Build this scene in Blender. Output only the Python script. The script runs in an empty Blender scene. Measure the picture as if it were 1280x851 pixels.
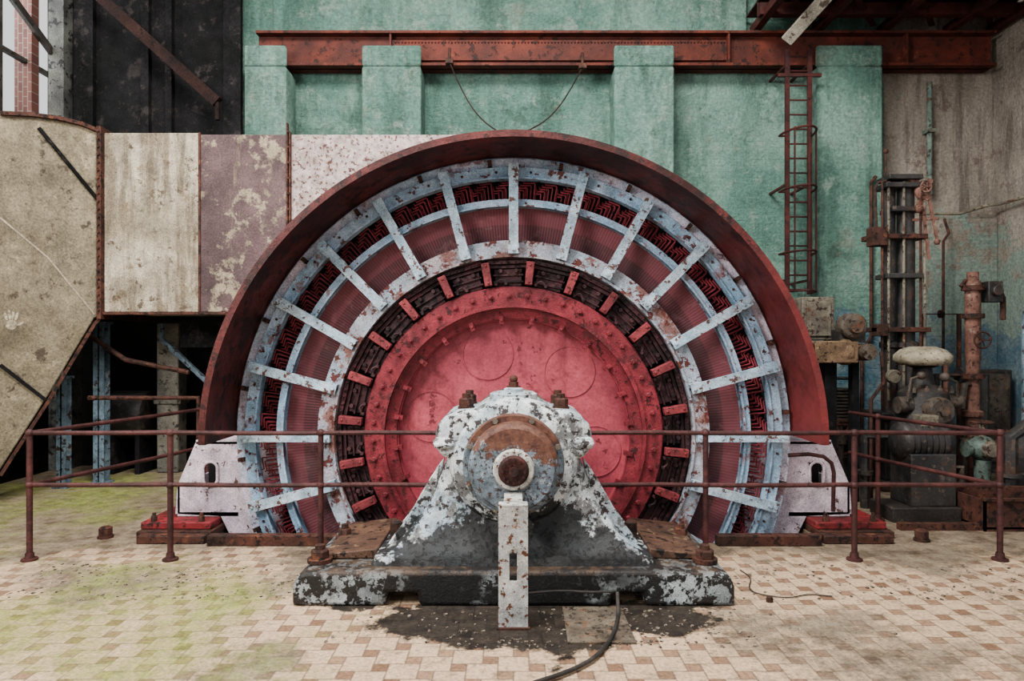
import bpy, math, random, bmesh
from mathutils import Vector, Matrix, noise as mn
random.seed(7)
CX, CY, F = 642.0, 430.0, 853.33
CAMZ = 1.69
ZA = 0.874          # shaft axis height
def X(px, Y): return (px-CX)*Y/F
def Z(py, Y): return CAMZ+(CY-py)*Y/F
W = {}
col = bpy.context.scene.collection

# ------------------------------------------------------------------ materials
def hc(h):
    h = h.lstrip('#'); r = []
    for i in (0, 2, 4):
        c = int(h[i:i+2], 16)/255
        r.append(c/12.92 if c <= .04045 else ((c+.055)/1.055)**2.4)
    return (r[0], r[1], r[2], 1)

class NT:
    def __init__(s, name):
        s.m = bpy.data.materials.new(name); s.m.use_nodes = True
        s.t = s.m.node_tree; s.b = s.t.nodes['Principled BSDF']
        g = s.t.nodes.new('ShaderNodeNewGeometry'); s.pos = g.outputs['Position']
        sp = s.t.nodes.new('ShaderNodeSeparateXYZ'); s.t.links.new(s.pos, sp.inputs[0])
        s.x, s.y, s.z = sp.outputs
    def put(s, sock, v):
        if isinstance(v, bpy.types.NodeSocket): s.t.links.new(v, sock)
        else: sock.default_value = v
    def M(s, op, a, b=0.0, c=None, clamp=False):
        n = s.t.nodes.new('ShaderNodeMath'); n.operation = op; n.use_clamp = clamp
        s.put(n.inputs[0], a); s.put(n.inputs[1], b)
        if c is not None: s.put(n.inputs[2], c)
        return n.outputs[0]
    def attr(s, name):
        n = s.t.nodes.new('ShaderNodeAttribute'); n.attribute_name = name; return n.outputs['Fac']
    def noise(s, scale, detail=6, rough=.6, stretch=(1, 1, 1), dist=0.0, off=0.0):
        mp = s.t.nodes.new('ShaderNodeMapping'); s.t.links.new(s.pos, mp.inputs[0])
        mp.inputs['Scale'].default_value = stretch; mp.inputs['Location'].default_value = (off, off*.7, off*1.3)
        n = s.t.nodes.new('ShaderNodeTexNoise'); s.t.links.new(mp.outputs[0], n.inputs['Vector'])
        n.inputs['Scale'].default_value = scale; n.inputs['Detail'].default_value = detail
        n.inputs['Roughness'].default_value = rough; n.inputs['Distortion'].default_value = dist
        return n.outputs[0]
    def rng(s, v, a, b, c=0.0, d=1.0):
        n = s.t.nodes.new('ShaderNodeMapRange'); s.put(n.inputs[0], v)
        for i, q in enumerate((a, b, c, d)): n.inputs[i+1].default_value = q
        return n.outputs[0]
    def mix(s, f, a, b, mode='MIX'):
        n = s.t.nodes.new('ShaderNodeMix'); n.data_type = 'RGBA'; n.blend_type = mode
        s.put(n.inputs[0], f); s.put(n.inputs[6], a); s.put(n.inputs[7], b)
        return n.outputs[2]
    def gray(s, v):
        n = s.t.nodes.new('ShaderNodeCombineColor')
        for i in range(3): s.put(n.inputs[i], v)
        return n.outputs[0]
    def done(s, colr, rough=.6, metal=0.0, h=None, bump=.3, dist=.01, spec=.18):
        s.put(s.b.inputs['Base Color'], colr); s.put(s.b.inputs['Roughness'], rough)
        s.b.inputs['Metallic'].default_value = metal
        s.b.inputs['Specular IOR Level'].default_value = spec
        if h is not None:
            n = s.t.nodes.new('ShaderNodeBump'); n.inputs['Strength'].default_value = bump
            n.inputs['Distance'].default_value = dist; s.put(n.inputs['Height'], h)
            s.t.links.new(n.outputs[0], s.b.inputs['Normal'])
        return s.m

def worn(name, base, alt=None, chip=None, ct=.58, rust=None, rt=.6, sc=1.0, rough=.6, metal=0.0,
         bump=.7, streak=None, st=.55, extra=None, speck=.5, seed=0.0, cw=.02, rw=.05, tone=.45, spec=.2):
    n = NT(name)
    c = hc(base)
    if alt: c = n.mix(n.rng(n.noise(1.3*sc, 4, .6, off=seed), .4, .6), c, hc(alt))
    nb = n.noise(7*sc, 12, .68, off=seed+3)
    h = nb
    if streak:
        c = n.mix(n.M('MULTIPLY', n.rng(n.noise(3.0*sc, 8, .65, (1.6, 1.6, .16), off=seed+9), st, st+.12), .85), c, hc(streak))
    if rust:
        nr = n.noise(2.6*sc, 14, .7, off=seed+5)
        c = n.mix(n.rng(nr, rt, rt+rw), c, hc(rust))
    if chip:
        f = n.rng(nb, ct, ct+cw)
        c = n.mix(f, c, hc(chip)); h = n.M('SUBTRACT', nb, n.M('MULTIPLY', f, .25))
    fs = n.noise(55*sc, 4, .7, off=seed+1)
    c = n.mix(1.0, c, n.gray(n.rng(fs, .33, .67, 1-speck, 1+speck*.6)), 'MULTIPLY')
    md = n.noise(3.5*sc, 9, .7, off=seed+17)
    c = n.mix(1.0, c, n.gray(n.rng(md, .33, .67, 1-tone, 1+tone*.8)), 'MULTIPLY')
    if extra: c = extra(n, c)
    return n.done(c, rough, metal, n.M('ADD', h, n.M('MULTIPLY', fs, .25)), bump, .012, spec)

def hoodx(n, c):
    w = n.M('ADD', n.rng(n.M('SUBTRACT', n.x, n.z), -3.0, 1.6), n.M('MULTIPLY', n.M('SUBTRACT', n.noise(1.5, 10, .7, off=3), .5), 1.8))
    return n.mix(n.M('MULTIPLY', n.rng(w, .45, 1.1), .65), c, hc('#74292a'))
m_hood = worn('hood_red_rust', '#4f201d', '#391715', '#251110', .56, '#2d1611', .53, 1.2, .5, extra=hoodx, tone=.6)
m_ringlav = worn('pale_lilac_paint', '#b9aebb', '#97a9bb', '#634242', .595, '#7c6067', .585, 1.3)
m_blue = worn('pale_blue_paint', '#7c9bb3', '#93a4b6', '#573331', .58, '#786369', .57, 1.8)
m_spoke = worn('spoke_blue_gray_paint', '#abbac4', '#8ba2b3', '#573b32', .57, '#7e7275', .575, 2.2)
m_inner = worn('inner_ring_worn_paint', '#92a0ac', '#978e93', '#562a24', .555, '#73504a', .525, 1.8)
m_coil = worn('coil_red', '#86303a', '#5e1e24', '#2b0d10', .6, None, .6, 2)
m_dark = worn('near_black', '#120c0d', '#0b0809', '#1d1212', .6)  # near-black tone for coil_recess, rotor_backing and foot_web
m_polered = worn('pole_key_red', '#7f3236', '#5f2427', '#371718', .57, None, .6, 2.4)
m_pole = worn('pole_dark_maroon', '#402528', '#291a1c', '#130c0d', .55, '#572d32', .57, 2.5)
m_rim = worn('rim_red', '#7c2831', '#612026', '#371617', .585, '#4e1f21', .58, 1.8, .45)
m_disc = worn('disc_red', '#a64650', '#933c47', '#5f2329', .625, '#7b3038', .58, .9, .42, bump=.25, speck=.25, tone=.34, streak='#7e323a', st=.55)
m_foot = worn('foot_pink_white_paint', '#c6b5bc', '#b2a2ad', '#553c39', .595, '#7d5c59', .625, 1.6)
m_rail = worn('railing_brown_paint', '#472523', '#341b1a', '#231615', .6, None, .6, 3, .5)
m_rust = worn('rusty_iron', '#48291f', '#332019', '#1a110e', .55, '#5f3826', .58, 2.5, .75)
m_rustbeam = worn('beam_rust_red', '#562317', '#3f1b14', '#261410', .575, '#63301f', .6, 1.4, .7, tone=.35)
m_darkred = worn('dark_red_steel', '#401b17', '#2c1311', '#1a0e0c', .58, None, .6, 1.6)
m_redbox = worn('red_block_paint', '#7d2327', '#5b1f1f', '#2b1413', .57, '#471f19', .57, 2)
m_grayiron = worn('dark_gray_iron', '#33302e', '#201e1f', '#4e4136', .585, '#402c21', .555, 2.2, .45, .2, spec=.4)
m_lightiron = worn('light_gray_iron', '#77705f', '#585046', '#33241d', .56, '#503323', .565, 2.2, .6)
m_black = worn('sooty_black_steel', '#191819', '#111111', '#262220', .6, '#2b2726', .56, 1.0, .9, spec=.05)
m_duct1 = worn('duct_beige', '#a89c88', '#8b7f6a', '#574939', .59, '#74654f', .58, 1.2, .7, streak='#625544', st=.47, cw=.05)
m_duct2 = worn('duct_brown_peeling', '#544141', '#433434', '#796b59', .575, '#8c7e68', .56, .9, .7, streak='#7d6f5b', st=.57, cw=.06, rw=.04)
m_duct3 = worn('duct_pink_speckled', '#ae9c96', '#968680', '#55332d', .56, '#7a5c54', .58, 3.6, .7)
m_duct4 = worn('duct_gray_olive', '#7b705a', '#635946', '#40372b', .58, '#8d8068', .57, .9, .7, cw=.06)
m_bluepost = worn('blue_gray_post', '#62747f', '#46565f', '#30241e', .56, '#797a78', .6, 2)
m_conc = worn('pale_plaster_column', '#7a7367', '#55524b', '#302c28', .57, None, .6, 1.5)
m_pipepink = worn('rusty_pink_pipe', '#745247', '#5a3b31', '#341f18', .57, '#8c7969', .6, 3)
m_green = worn('faded_green_iron', '#5f6e65', '#48554e', '#2d241c', .565, '#573f2d', .555, 2.5)
m_hose = worn('hose_gray_rubber', '#35302d', '#262321', None, .6, None, .6, 3)
m_cream = worn('cream_cap', '#9b917c', '#7c725e', '#463525', .585, '#574230', .595, 3)
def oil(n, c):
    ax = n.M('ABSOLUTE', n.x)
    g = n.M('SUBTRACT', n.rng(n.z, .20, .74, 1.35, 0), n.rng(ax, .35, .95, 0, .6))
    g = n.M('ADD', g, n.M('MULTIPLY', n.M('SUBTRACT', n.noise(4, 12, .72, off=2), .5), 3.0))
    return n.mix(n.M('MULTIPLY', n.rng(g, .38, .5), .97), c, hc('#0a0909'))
m_white = worn('flaking_white_paint', '#c9cdcb', '#93a2ab', '#2d2524', .55, '#6a6968', .54, 2.7, .5, extra=oil, bump=1.0, tone=.5, rw=.02, spec=.3)
def oil2(n, c):
    w = n.rng(n.M('ABSOLUTE', n.x), .62, 1.0, 1.0, 0)
    w = n.M('MULTIPLY', w, n.rng(n.noise(2.5, 8, .6, off=4), .33, .45))
    c = n.mix(w, c, hc('#0b0a0a'))
    top = n.M('MULTIPLY', n.rng(n.z, .19, .22), .8)
    return n.mix(top, c, n.mix(n.rng(n.noise(6, 10, .7), .45, .55), hc('#4a392b'), hc('#1a1513')))
m_base = worn('base_flaking_paint', '#a3aaaa', '#6a7072', '#1a1816', .485, '#372820', .55, 1.9, .5, extra=oil2, bump=1.0, spec=.3)
def captop(n, c):
    a = n.M('ADD', n.M('ADD', n.z, n.M('MULTIPLY', n.M('SUBTRACT', n.noise(6, 14, .78), .5), .75)), n.M('MULTIPLY', n.x, .12))
    return n.mix(n.rng(a, ZA+.115, ZA+.13), c, n.mix(n.rng(n.noise(16, 10, .75), .4, .6), hc('#3d1f17'), hc('#65402f')))
m_cap = worn('end_cap_gray', '#73828d', '#566169', '#3a2a22', .54, '#8e979d', .56, 5, .5, extra=captop, spec=.3)
m_bracket = worn('bracket_cream_rust', '#b3b1aa', '#979896', '#56331f', .565, '#7a5942', .58, 3)

n = NT('radial_windings')
ang = n.M('ARCTAN2', n.M('SUBTRACT', n.z, ZA), n.x)
st = n.M('SINE', n.M('MULTIPLY', ang, 480.0))
c = n.mix(n.rng(st, -1, 1), hc('#3f2126'), hc('#62353a'))
c = n.mix(n.rng(n.noise(3, 10, .72), .42, .62, 0, .8), c, hc('#402e30'))
c = n.mix(n.rng(n.noise(9, 12, .75), .55, .65, 0, .7), c, hc('#6f4d4e'))
rr_ = n.M('SQRT', n.M('ADD', n.M('MULTIPLY', n.x, n.x), n.M('POWER', n.M('SUBTRACT', n.z, ZA), 2)))
c = n.mix(n.rng(rr_, 1.89, 1.895, 0, .35), c, hc('#7d3c43'))
m_wind = n.done(c, .6, 0, st, .15, .004)

# floor tiles (masks for moss / oil / dirt come from mesh attributes)
n = NT('tile_floor'); S = 0.082
u = n.M('DIVIDE', n.x, S); v = n.M('DIVIDE', n.y, S)
i = n.M('FLOOR', u); j = n.M('FLOOR', v); fu = n.M('FRACT', n.M('ADD', u, 1000)); fv = n.M('FRACT', v)
res = n.M('FLOORED_MODULO', n.M('ADD', i, n.M('MULTIPLY', j, 3)), 5); res = n.M('ROUND', res)
def eq(a, k): return n.M('COMPARE', a, float(k), .4)
brown = n.M('MAXIMUM', eq(res, 0), eq(res, 5))
g = .055
eL = n.M('LESS_THAN', fu, g); eR = n.M('GREATER_THAN', fu, 1-g); eB = n.M('LESS_THAN', fv, g); eT = n.M('GREATER_THAN', fv, 1-g)
r1, r2, r3, r4 = [eq(res, k) for k in (1, 2, 3, 4)]
eR = n.M('SUBTRACT', eR, n.M('ADD', r1, r3), clamp=True); eL = n.M('SUBTRACT', eL, n.M('ADD', r2, r4), clamp=True)
eB = n.M('SUBTRACT', eB, n.M('ADD', r1, r2), clamp=True); eT = n.M('SUBTRACT', eT, n.M('ADD', r3, r4), clamp=True)
gr = n.M('MAXIMUM', n.M('MAXIMUM', eL, eR), n.M('MAXIMUM', eB, eT))
wn = n.t.nodes.new('ShaderNodeTexWhiteNoise'); wn.noise_dimensions = '2D'
cb = n.t.nodes.new('ShaderNodeCombineXYZ'); n.put(cb.inputs[0], i); n.put(cb.inputs[1], j); n.t.links.new(cb.outputs[0], wn.inputs['Vector'])
rv = wn.outputs['Value']
c = n.mix(n.noise(5, 3), hc('#bfa283'), hc('#a0866b'))
c = n.mix(brown, c, n.mix(rv, hc('#6d4f3b'), hc('#8f7058')))
c = n.mix(n.M('MULTIPLY', gr, .7), c, hc('#594b3d'))
c = n.mix(n.rng(n.noise(9, 12, .78), .52, .62, 0, .6), c, hc('#514335'))
dn = n.M('MULTIPLY', n.M('SUBTRACT', n.noise(12, 10, .75, off=2), .5), 1.6)
dt = n.attr('dirt'); mo = n.attr('moss'); oi = n.attr('oil')
c = n.mix(n.M('MULTIPLY', n.rng(n.M('ADD', dt, dn), .25, .8), .86), c, n.mix(n.rng(n.noise(5, 8, .7), .4, .6), hc('#463c31'), hc('#776b5a')))
c = n.mix(n.M('MULTIPLY', n.rng(n.M('ADD', mo, n.M('MULTIPLY', dn, 1.3)), .2, 1.15), .82), c, n.mix(n.rng(n.noise(9, 8, .7), .4, .6), hc('#556024'), hc('#84893f')))
c = n.mix(n.M('MULTIPLY', n.rng(n.M('ADD', oi, dn), .3, .55), .97), c, n.mix(n.rng(n.noise(14, 8, .7), .45, .75), hc('#0f0d0c'), hc('#2f2822')))
fs = n.noise(45, 4, .7)
c = n.mix(1.0, c, n.gray(n.rng(fs, .33, .67, .58, 1.25)), 'MULTIPLY')
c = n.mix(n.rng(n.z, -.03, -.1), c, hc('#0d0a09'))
m_floor = n.done(c, n.rng(n.noise(3, 6), .35, .65, .5, .78), 0, n.M('SUBTRACT', n.M('MULTIPLY', fs, .5), gr), .6, .006, .18)

# back wall : thickly painted masonry
n = NT('painted_wall')
bt = n.t.nodes.new('ShaderNodeTexBrick'); mp = n.t.nodes.new('ShaderNodeMapping'); mp.inputs['Rotation'].default_value = (-math.pi/2, 0, 0)
n.t.links.new(n.pos, mp.inputs[0]); n.t.links.new(mp.outputs[0], bt.inputs[0])
bt.inputs['Scale'].default_value = 1.0; bt.inputs['Brick Width'].default_value = .27; bt.inputs['Row Height'].default_value = .085
bt.inputs['Mortar Size'].default_value = .012; bt.inputs['Mortar Smooth'].default_value = 1.0; bt.inputs['Color1'].default_value = (1, 1, 1, 1); bt.inputs['Color2'].default_value = (.9, .9, .9, 1); bt.inputs['Mortar'].default_value = (.8, .8, .8, 1)
c = n.mix(n.rng(n.noise(.8, 6, .65), .42, .58), hc('#668f80'), hc('#87aa9b'))
c = n.mix(n.rng(n.noise(2.0, 10, .72, (1.3, 1.3, .3)), .47, .62, 0, .75), c, hc('#4c6b5f'))
c = n.mix(n.rng(n.noise(4, 12, .78), .54, .61, 0, .55), c, hc('#a4b3a6'))
c = n.mix(n.rng(n.noise(1.7, 12, .78, off=7), .54, .64, 0, .7), c, hc('#425a4f'))
c = n.mix(n.rng(n.noise(1.1, 12, .8, off=27), .58, .62, 0, .5), c, hc('#8b8f7c'))
c = n.mix(.12, c, n.mix(1.0, c, bt.outputs[0], 'MULTIPLY'))
conc = n.mix(n.rng(n.noise(1.3, 10, .68, (1.2, 1.2, .4)), .42, .6), hc('#b0a496'), hc('#8d8376'))
conc = n.mix(n.rng(n.noise(3, 10, .7, (2, 2, .2), off=3), .51, .64, 0, .75), conc, hc('#5f544b'))
conc = n.mix(n.rng(n.noise(2.2, 12, .75, off=13), .57, .6, 0, .75), conc, hc('#75625a'))
low = n.M('ADD', n.rng(n.z, 1.9, 4.4, 1, 0), n.M('MULTIPLY', n.M('SUBTRACT', n.noise(1.5, 12, .78, off=11), .5), 3.4))
conc = n.mix(n.rng(low, .5, .62, 0, .75), conc, hc('#86a094'))
xm = n.M('ADD', n.x, n.M('MULTIPLY', n.M('SUBTRACT', n.noise(4, 8), .5), .12))
c = n.mix(n.rng(xm, 5.13, 5.17), c, conc)
bl = n.M('ADD', n.rng(n.z, 1.5, 2.5, 1, 0), n.M('MULTIPLY', n.M('SUBTRACT', n.noise(3, 12, .75, off=2), .5), 2.2))
c = n.mix(n.rng(bl, .5, .62, 0, .85), c, n.mix(n.rng(n.noise(4, 9, .7), .4, .6), hc('#476b82'), hc('#7d8d93')))
soot = n.rng(n.x, -3.9, -3.86, 1, 0)
c = n.mix(soot, c, n.mix(n.rng(n.noise(2, 10, .7), .4, .7), hc('#090909'), hc('#1d1a19')))
c = n.mix(1.0, c, n.gray(n.rng(n.noise(26, 6, .75), .33, .67, .62, 1.26)), 'MULTIPLY')
m_wall = n.done(c, .75, 0, n.M('ADD', n.M('MULTIPLY', n.noise(7, 12, .78), 2.6), n.M('MULTIPLY', bt.outputs[1], -.08)), 1.0, .06)

n = NT('brick_red')
bt = n.t.nodes.new('ShaderNodeTexBrick'); mp = n.t.nodes.new('ShaderNodeMapping'); mp.inputs['Rotation'].default_value = (math.pi/2, 0, math.pi/2)
n.t.links.new(n.pos, mp.inputs[0]); n.t.links.new(mp.outputs[0], bt.inputs[0])
bt.inputs['Scale'].default_value = 4.0; bt.inputs['Color1'].default_value = hc('#57372f'); bt.inputs['Color2'].default_value = hc('#452b26'); bt.inputs['Mortar'].default_value = hc('#635a53')
m_brick = n.done(bt.outputs[0], .85)

# ------------------------------------------------------------------ mesh builder
class MB:
    def __init__(s): s.v = []; s.f = []
    def add(s, vs, fs):
        k = len(s.v); s.v += [Vector(p) for p in vs]; s.f += [tuple(k+i for i in q) for q in fs]; return s
    def box(s, x0, x1, y0, y1, z0, z1):
        vs = [(x, y, z) for z in (z0, z1) for y in (y0, y1) for x in (x0, x1)]
        return s.add(vs, [(0, 2, 3, 1), (4, 5, 7, 6), (0, 1, 5, 4), (2, 6, 7, 3), (0, 4, 6, 2), (1, 3, 7, 5)])
    def obox(s, c, a, b, d):
        c, a, b, d = map(Vector, (c, a, b, d))
        vs = [c+i*a+j*b+k*d for k in (-1, 1) for j in (-1, 1) for i in (-1, 1)]
        return s.add(vs, [(0, 2, 3, 1), (4, 5, 7, 6), (0, 1, 5, 4), (2, 6, 7, 3), (0, 4, 6, 2), (1, 3, 7, 5)])
    def bar(s, p0, p1, w, t, up=(0, 0, 1)):
        p0, p1 = Vector(p0), Vector(p1); d = (p1-p0); L = d.length; d.normalize()
        sd = d.cross(Vector(up))
        if sd.length < 1e-3: sd = d.cross(Vector((1, 0, 0)))
        sd.normalize(); u2 = sd.cross(d)
        return s.obox((p0+p1)/2, d*L/2, sd*w/2, u2*t/2)
    def cyl(s, p0, p1, r0, r1=None, seg=20):
        if r1 is None: r1 = r0
        return s.rings([(p0, r0), (p1, r1)], seg)
    def rings(s, pr, seg=20):
        P0 = Vector(pr[0][0]); d = (Vector(pr[-1][0])-P0).normalized()
        a = d.cross(Vector((0, 0, 1)))
        if a.length < 1e-3: a = Vector((1, 0, 0))
        a.normalize(); b = d.cross(a); vs = []
        for p, r in pr:
            for k in range(seg):
                t = 2*math.pi*k/seg; vs.append(Vector(p)+a*(r*math.cos(t))+b*(r*math.sin(t)))
        fs = []
        for q in range(len(pr)-1):
            for k in range(seg):
                k2 = (k+1) % seg; fs.append((q*seg+k, q*seg+k2, (q+1)*seg+k2, (q+1)*seg+k))
        fs.append(tuple(range(seg))); fs.append(tuple(range((len(pr)-1)*seg, len(pr)*seg)))
        return s.add(vs, fs)
    def lathe(s, prof, seg=96, a0=0, a1=360, cx=0, cz=ZA):
        full = abs(a1-a0-360) < 1e-6; nseg = seg if full else seg+1; m = len(prof); vs = []
        for k in range(nseg):
            t = math.radians(a0+(a1-a0)*k/seg)
            for r, y in prof: vs.append((cx+r*math.cos(t), y, cz+r*math.sin(t)))
        fs = []
        for k in range(seg):
            k2 = (k+1) % nseg
            for q in range(m):
                q2 = (q+1) % m; fs.append((k*m+q, k*m+q2, k2*m+q2, k2*m+q))
        if not full: fs.append(tuple(range(m))); fs.append(tuple(range((nseg-1)*m, nseg*m)))
        return s.add(vs, fs)
    def ann(s, r0, r1, y0, y1, seg=96, a0=0, a1=360): return s.lathe([(r0, y0), (r1, y0), (r1, y1), (r0, y1)], seg, a0, a1)
    def prism(s, poly, y0, y1):
        m = len(poly); vs = [(x, y0, z) for x, z in poly]+[(x, y1, z) for x, z in poly]
        fs = [tuple(range(m)), tuple(range(2*m-1, m-1, -1))]+[(k, (k+1) % m, m+(k+1) % m, m+k) for k in range(m)]
        return s.add(vs, fs)
    def prismf(s, poly, O, U, V, Nn, t):
        O, U, V, Nn = map(Vector, (O, U, V, Nn)); m = len(poly)
        vs = [O+U*a+V*b for a, b in poly]; vs += [p+Nn*t for p in vs]
        fs = [tuple(range(m)), tuple(range(2*m-1, m-1, -1))]+[(k, (k+1) % m, m+(k+1) % m, m+k) for k in range(m)]
        return s.add(vs, fs)
    def rbox(s, r0, r1, hw, y0, y1, deg, cx=0, cz=ZA, hw1=None):
        t = math.radians(deg); R = Vector((math.cos(t), 0, math.sin(t))); T = Vector((-math.sin(t), 0, math.cos(t))); C = Vector((cx, 0, cz))
        if hw1 is None: hw1 = hw
        vs = []
        for y in (y0, y1):
            for r, h in ((r0, hw), (r1, hw1)):
                for q in (-1, 1): vs.append(C+R*r+T*(q*h)+Vector((0, y, 0)))
        return s.add(vs, [(0, 1, 3, 2), (4, 6, 7, 5), (0, 2, 6, 4), (1, 5, 7, 3), (0, 4, 5, 1), (2, 3, 7, 6)])
    def tube(s, pts, r, seg=8):
        pts = [Vector(p) for p in pts]; m = len(pts); vs = []; prev = None
        for k in range(m):
            d = (pts[min(k+1, m-1)]-pts[max(k-1, 0)]).normalized()
            if prev is None:
                a = d.cross(Vector((0, 0, 1)))
                if a.length < 1e-2: a = d.cross(Vector((1, 0, 0)))
            else: a = prev-d*prev.dot(d)
            a.normalize(); prev = a; b = d.cross(a)
            for q in range(seg):
                t = 2*math.pi*q/seg; vs.append(pts[k]+a*(r*math.cos(t))+b*(r*math.sin(t)))
        fs = [(k*seg+q, k*seg+(q+1) % seg, (k+1)*seg+(q+1) % seg, (k+1)*seg+q) for k in range(m-1) for q in range(seg)]
        fs += [tuple(range(seg)), tuple(range((m-1)*seg, m*seg))]
        return s.add(vs, fs)
    def ball(s, c, rx, ry=None, rz=None, seg=20, rows=12):
        ry = ry or rx; rz = rz or rx; c = Vector(c); vs = []
        for a in range(1, rows):
            ph = math.pi*a/rows
            for k in range(seg):
                t = 2*math.pi*k/seg; vs.append(c+Vector((rx*math.sin(ph)*math.cos(t), ry*math.sin(ph)*math.sin(t), rz*math.cos(ph))))
        fs = [(a*seg+k, a*seg+(k+1) % seg, (a+1)*seg+(k+1) % seg, (a+1)*seg+k) for a in range(rows-2) for k in range(seg)]
        fs += [tuple(range(seg)), tuple(range((rows-2)*seg, (rows-1)*seg))]
        return s.add(vs, fs)
    def loft(s, rs):
        m = len(rs[0]); vs = [p for r in rs for p in r]
        fs = [(a*m+k, a*m+(k+1) % m, (a+1)*m+(k+1) % m, (a+1)*m+k) for a in range(len(rs)-1) for k in range(m)]
        fs += [tuple(range(m)), tuple(range((len(rs)-1)*m, len(rs)*m))]
        return s.add(vs, fs)
    def nut(s, c, r, h, up=(0, 0, 1)):
        c = Vector(c); u = Vector(up)
        s.rings([(c, r), (c+u*h*.85, r), (c+u*h, r*.86)], 6)
        return s.rings([(c+u*h*.9, r*.55), (c+u*h*1.5, r*.52)], 12)
    def wheel(s, c, axis, R, r, spokes=5):
        c = Vector(c); d = Vector(axis).normalized(); a = d.cross(Vector((0, 0, 1)))
        if a.length < 1e-3: a = Vector((1, 0, 0))
        a.normalize(); b = d.cross(a)
        pts = [c+a*(R*math.cos(2*math.pi*k/28))+b*(R*math.sin(2*math.pi*k/28)) for k in range(29)]
        s.tube(pts, r, 8)
        for k in range(spokes):
            t = 2*math.pi*k/spokes; s.cyl(c, c+(a*math.cos(t)+b*math.sin(t))*R, r*.7, seg=8)
        return s.cyl(c-d*r*2, c+d*r*2, R*.2, seg=12)
    def obj(s, name, mat, parent=None, bevel=0, origin=None, label=None, cat=None, kind=None, group=None, ang=35, bseg=2):
        if origin is None:
            xs = [p.x for p in s.v]; ys = [p.y for p in s.v]; zs = [p.z for p in s.v]
            origin = Vector(((min(xs)+max(xs))/2, (min(ys)+max(ys))/2, min(zs)))
        origin = Vector(origin)
        me = bpy.data.meshes.new(name); me.from_pydata([p-origin for p in s.v], [], s.f); me.update()
        bm = bmesh.new(); bm.from_mesh(me); bmesh.ops.recalc_face_normals(bm, faces=bm.faces); bm.to_mesh(me); bm.free()
        for p in me.polygons: p.use_smooth = True
        me.set_sharp_from_angle(angle=math.radians(ang)); me.materials.append(mat)
        o = mk(name, me, Matrix.Translation(origin), parent)
        if bevel:
            b = o.modifiers.new('bevel', 'BEVEL'); b.width = bevel; b.segments = bseg; b.limit_method = 'ANGLE'; b.angle_limit = math.radians(40)
        tag(o, label, cat, kind, group); return o
def mk(name, data, mw, parent=None):
    o = bpy.data.objects.new(name, data); col.objects.link(o)
    if parent is not None:
        o.parent = parent; o.matrix_parent_inverse = W[parent.name].inverted()
    o.matrix_basis = mw; W[o.name] = mw.copy(); return o
def tag(o, label=None, cat=None, kind=None, group=None):
    if label: o['label'] = label
    if cat: o['category'] = cat
    if kind: o['kind'] = kind
    if group: o['group'] = group
def thing(name, loc, label, cat, group=None):
    o = mk(name, None, Matrix.Translation(Vector(loc))); o.empty_display_size = .1; tag(o, label, cat, None, group); return o
def rep(o, name, mw, parent=None):
    q = o.copy(); q.name = name; col.objects.link(q)
    if parent is not None: q.parent = parent; q.matrix_parent_inverse = W[parent.name].inverted()
    q.matrix_basis = mw; W[q.name] = mw.copy(); return q
def around(o, degs, parent, ybase=0.0):
    o.matrix_basis = Matrix.Translation((0, ybase, ZA)) @ Matrix.Rotation(-math.radians(degs[0]), 4, 'Y'); W[o.name] = o.matrix_basis.copy()
    for d in degs[1:]:
        rep(o, o.name.split('.')[0], Matrix.Translation((0, ybase, ZA)) @ Matrix.Rotation(-math.radians(d), 4, 'Y'), parent)

# ------------------------------------------------------------------ room shell
HX, HY0, HY1, PD = 2.64, 5.80, 7.80, -2.0
ST = .04
nx0, nx1, ny0, ny1 = -6.2, 6.68, 2.6, 9.52
NXc = round((nx1-nx0)/ST); NYc = round((ny1-ny0)/ST)
vs = [(nx0+a*ST, ny0+c_*ST, 0) for c_ in range(NYc+1) for a in range(NXc+1)]
fs = []
for c_ in range(NYc):
    for a in range(NXc):
        xm_, ym_ = nx0+(a+.5)*ST, ny0+(c_+.5)*ST
        if abs(xm_) < HX and HY0 < ym_ < HY1: continue
        k = c_*(NXc+1)+a; fs.append((k, k+1, k+NXc+2, k+NXc+1))
k0 = len(vs)
vs += [(nx0, -2.5, 0), (nx1, -2.5, 0)]; fs.append((k0, k0+1, NXc, 0))
hx = HX; pv = [(-hx, HY0), (hx, HY0), (hx, HY1), (-hx, HY1)]
k1 = len(vs); vs += [(x, y, 0) for x, y in pv]+[(x, y, PD) for x, y in pv]
fs += [tuple(k1+q for q in f) for f in ((0, 1, 5, 4), (1, 2, 6, 5), (2, 3, 7, 6), (3, 0, 4, 7), (4, 5, 6, 7))]
me = bpy.data.meshes.new('floor'); me.from_pydata(vs, [], fs); me.update(); me.materials.append(m_floor)
fo = mk('floor', me, Matrix.Identity(4)); fo['kind'] = 'structure'
def fr(x, y, s, o): return mn.fractal(Vector((x*s+o, y*s+o*.6, o)), .8, 2.1, 5)
A = {}
for nm in ('moss', 'oil', 'dirt'): A[nm] = []
def sst(v): v = max(0, min(1, v)); return v*v*(3-2*v)
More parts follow.
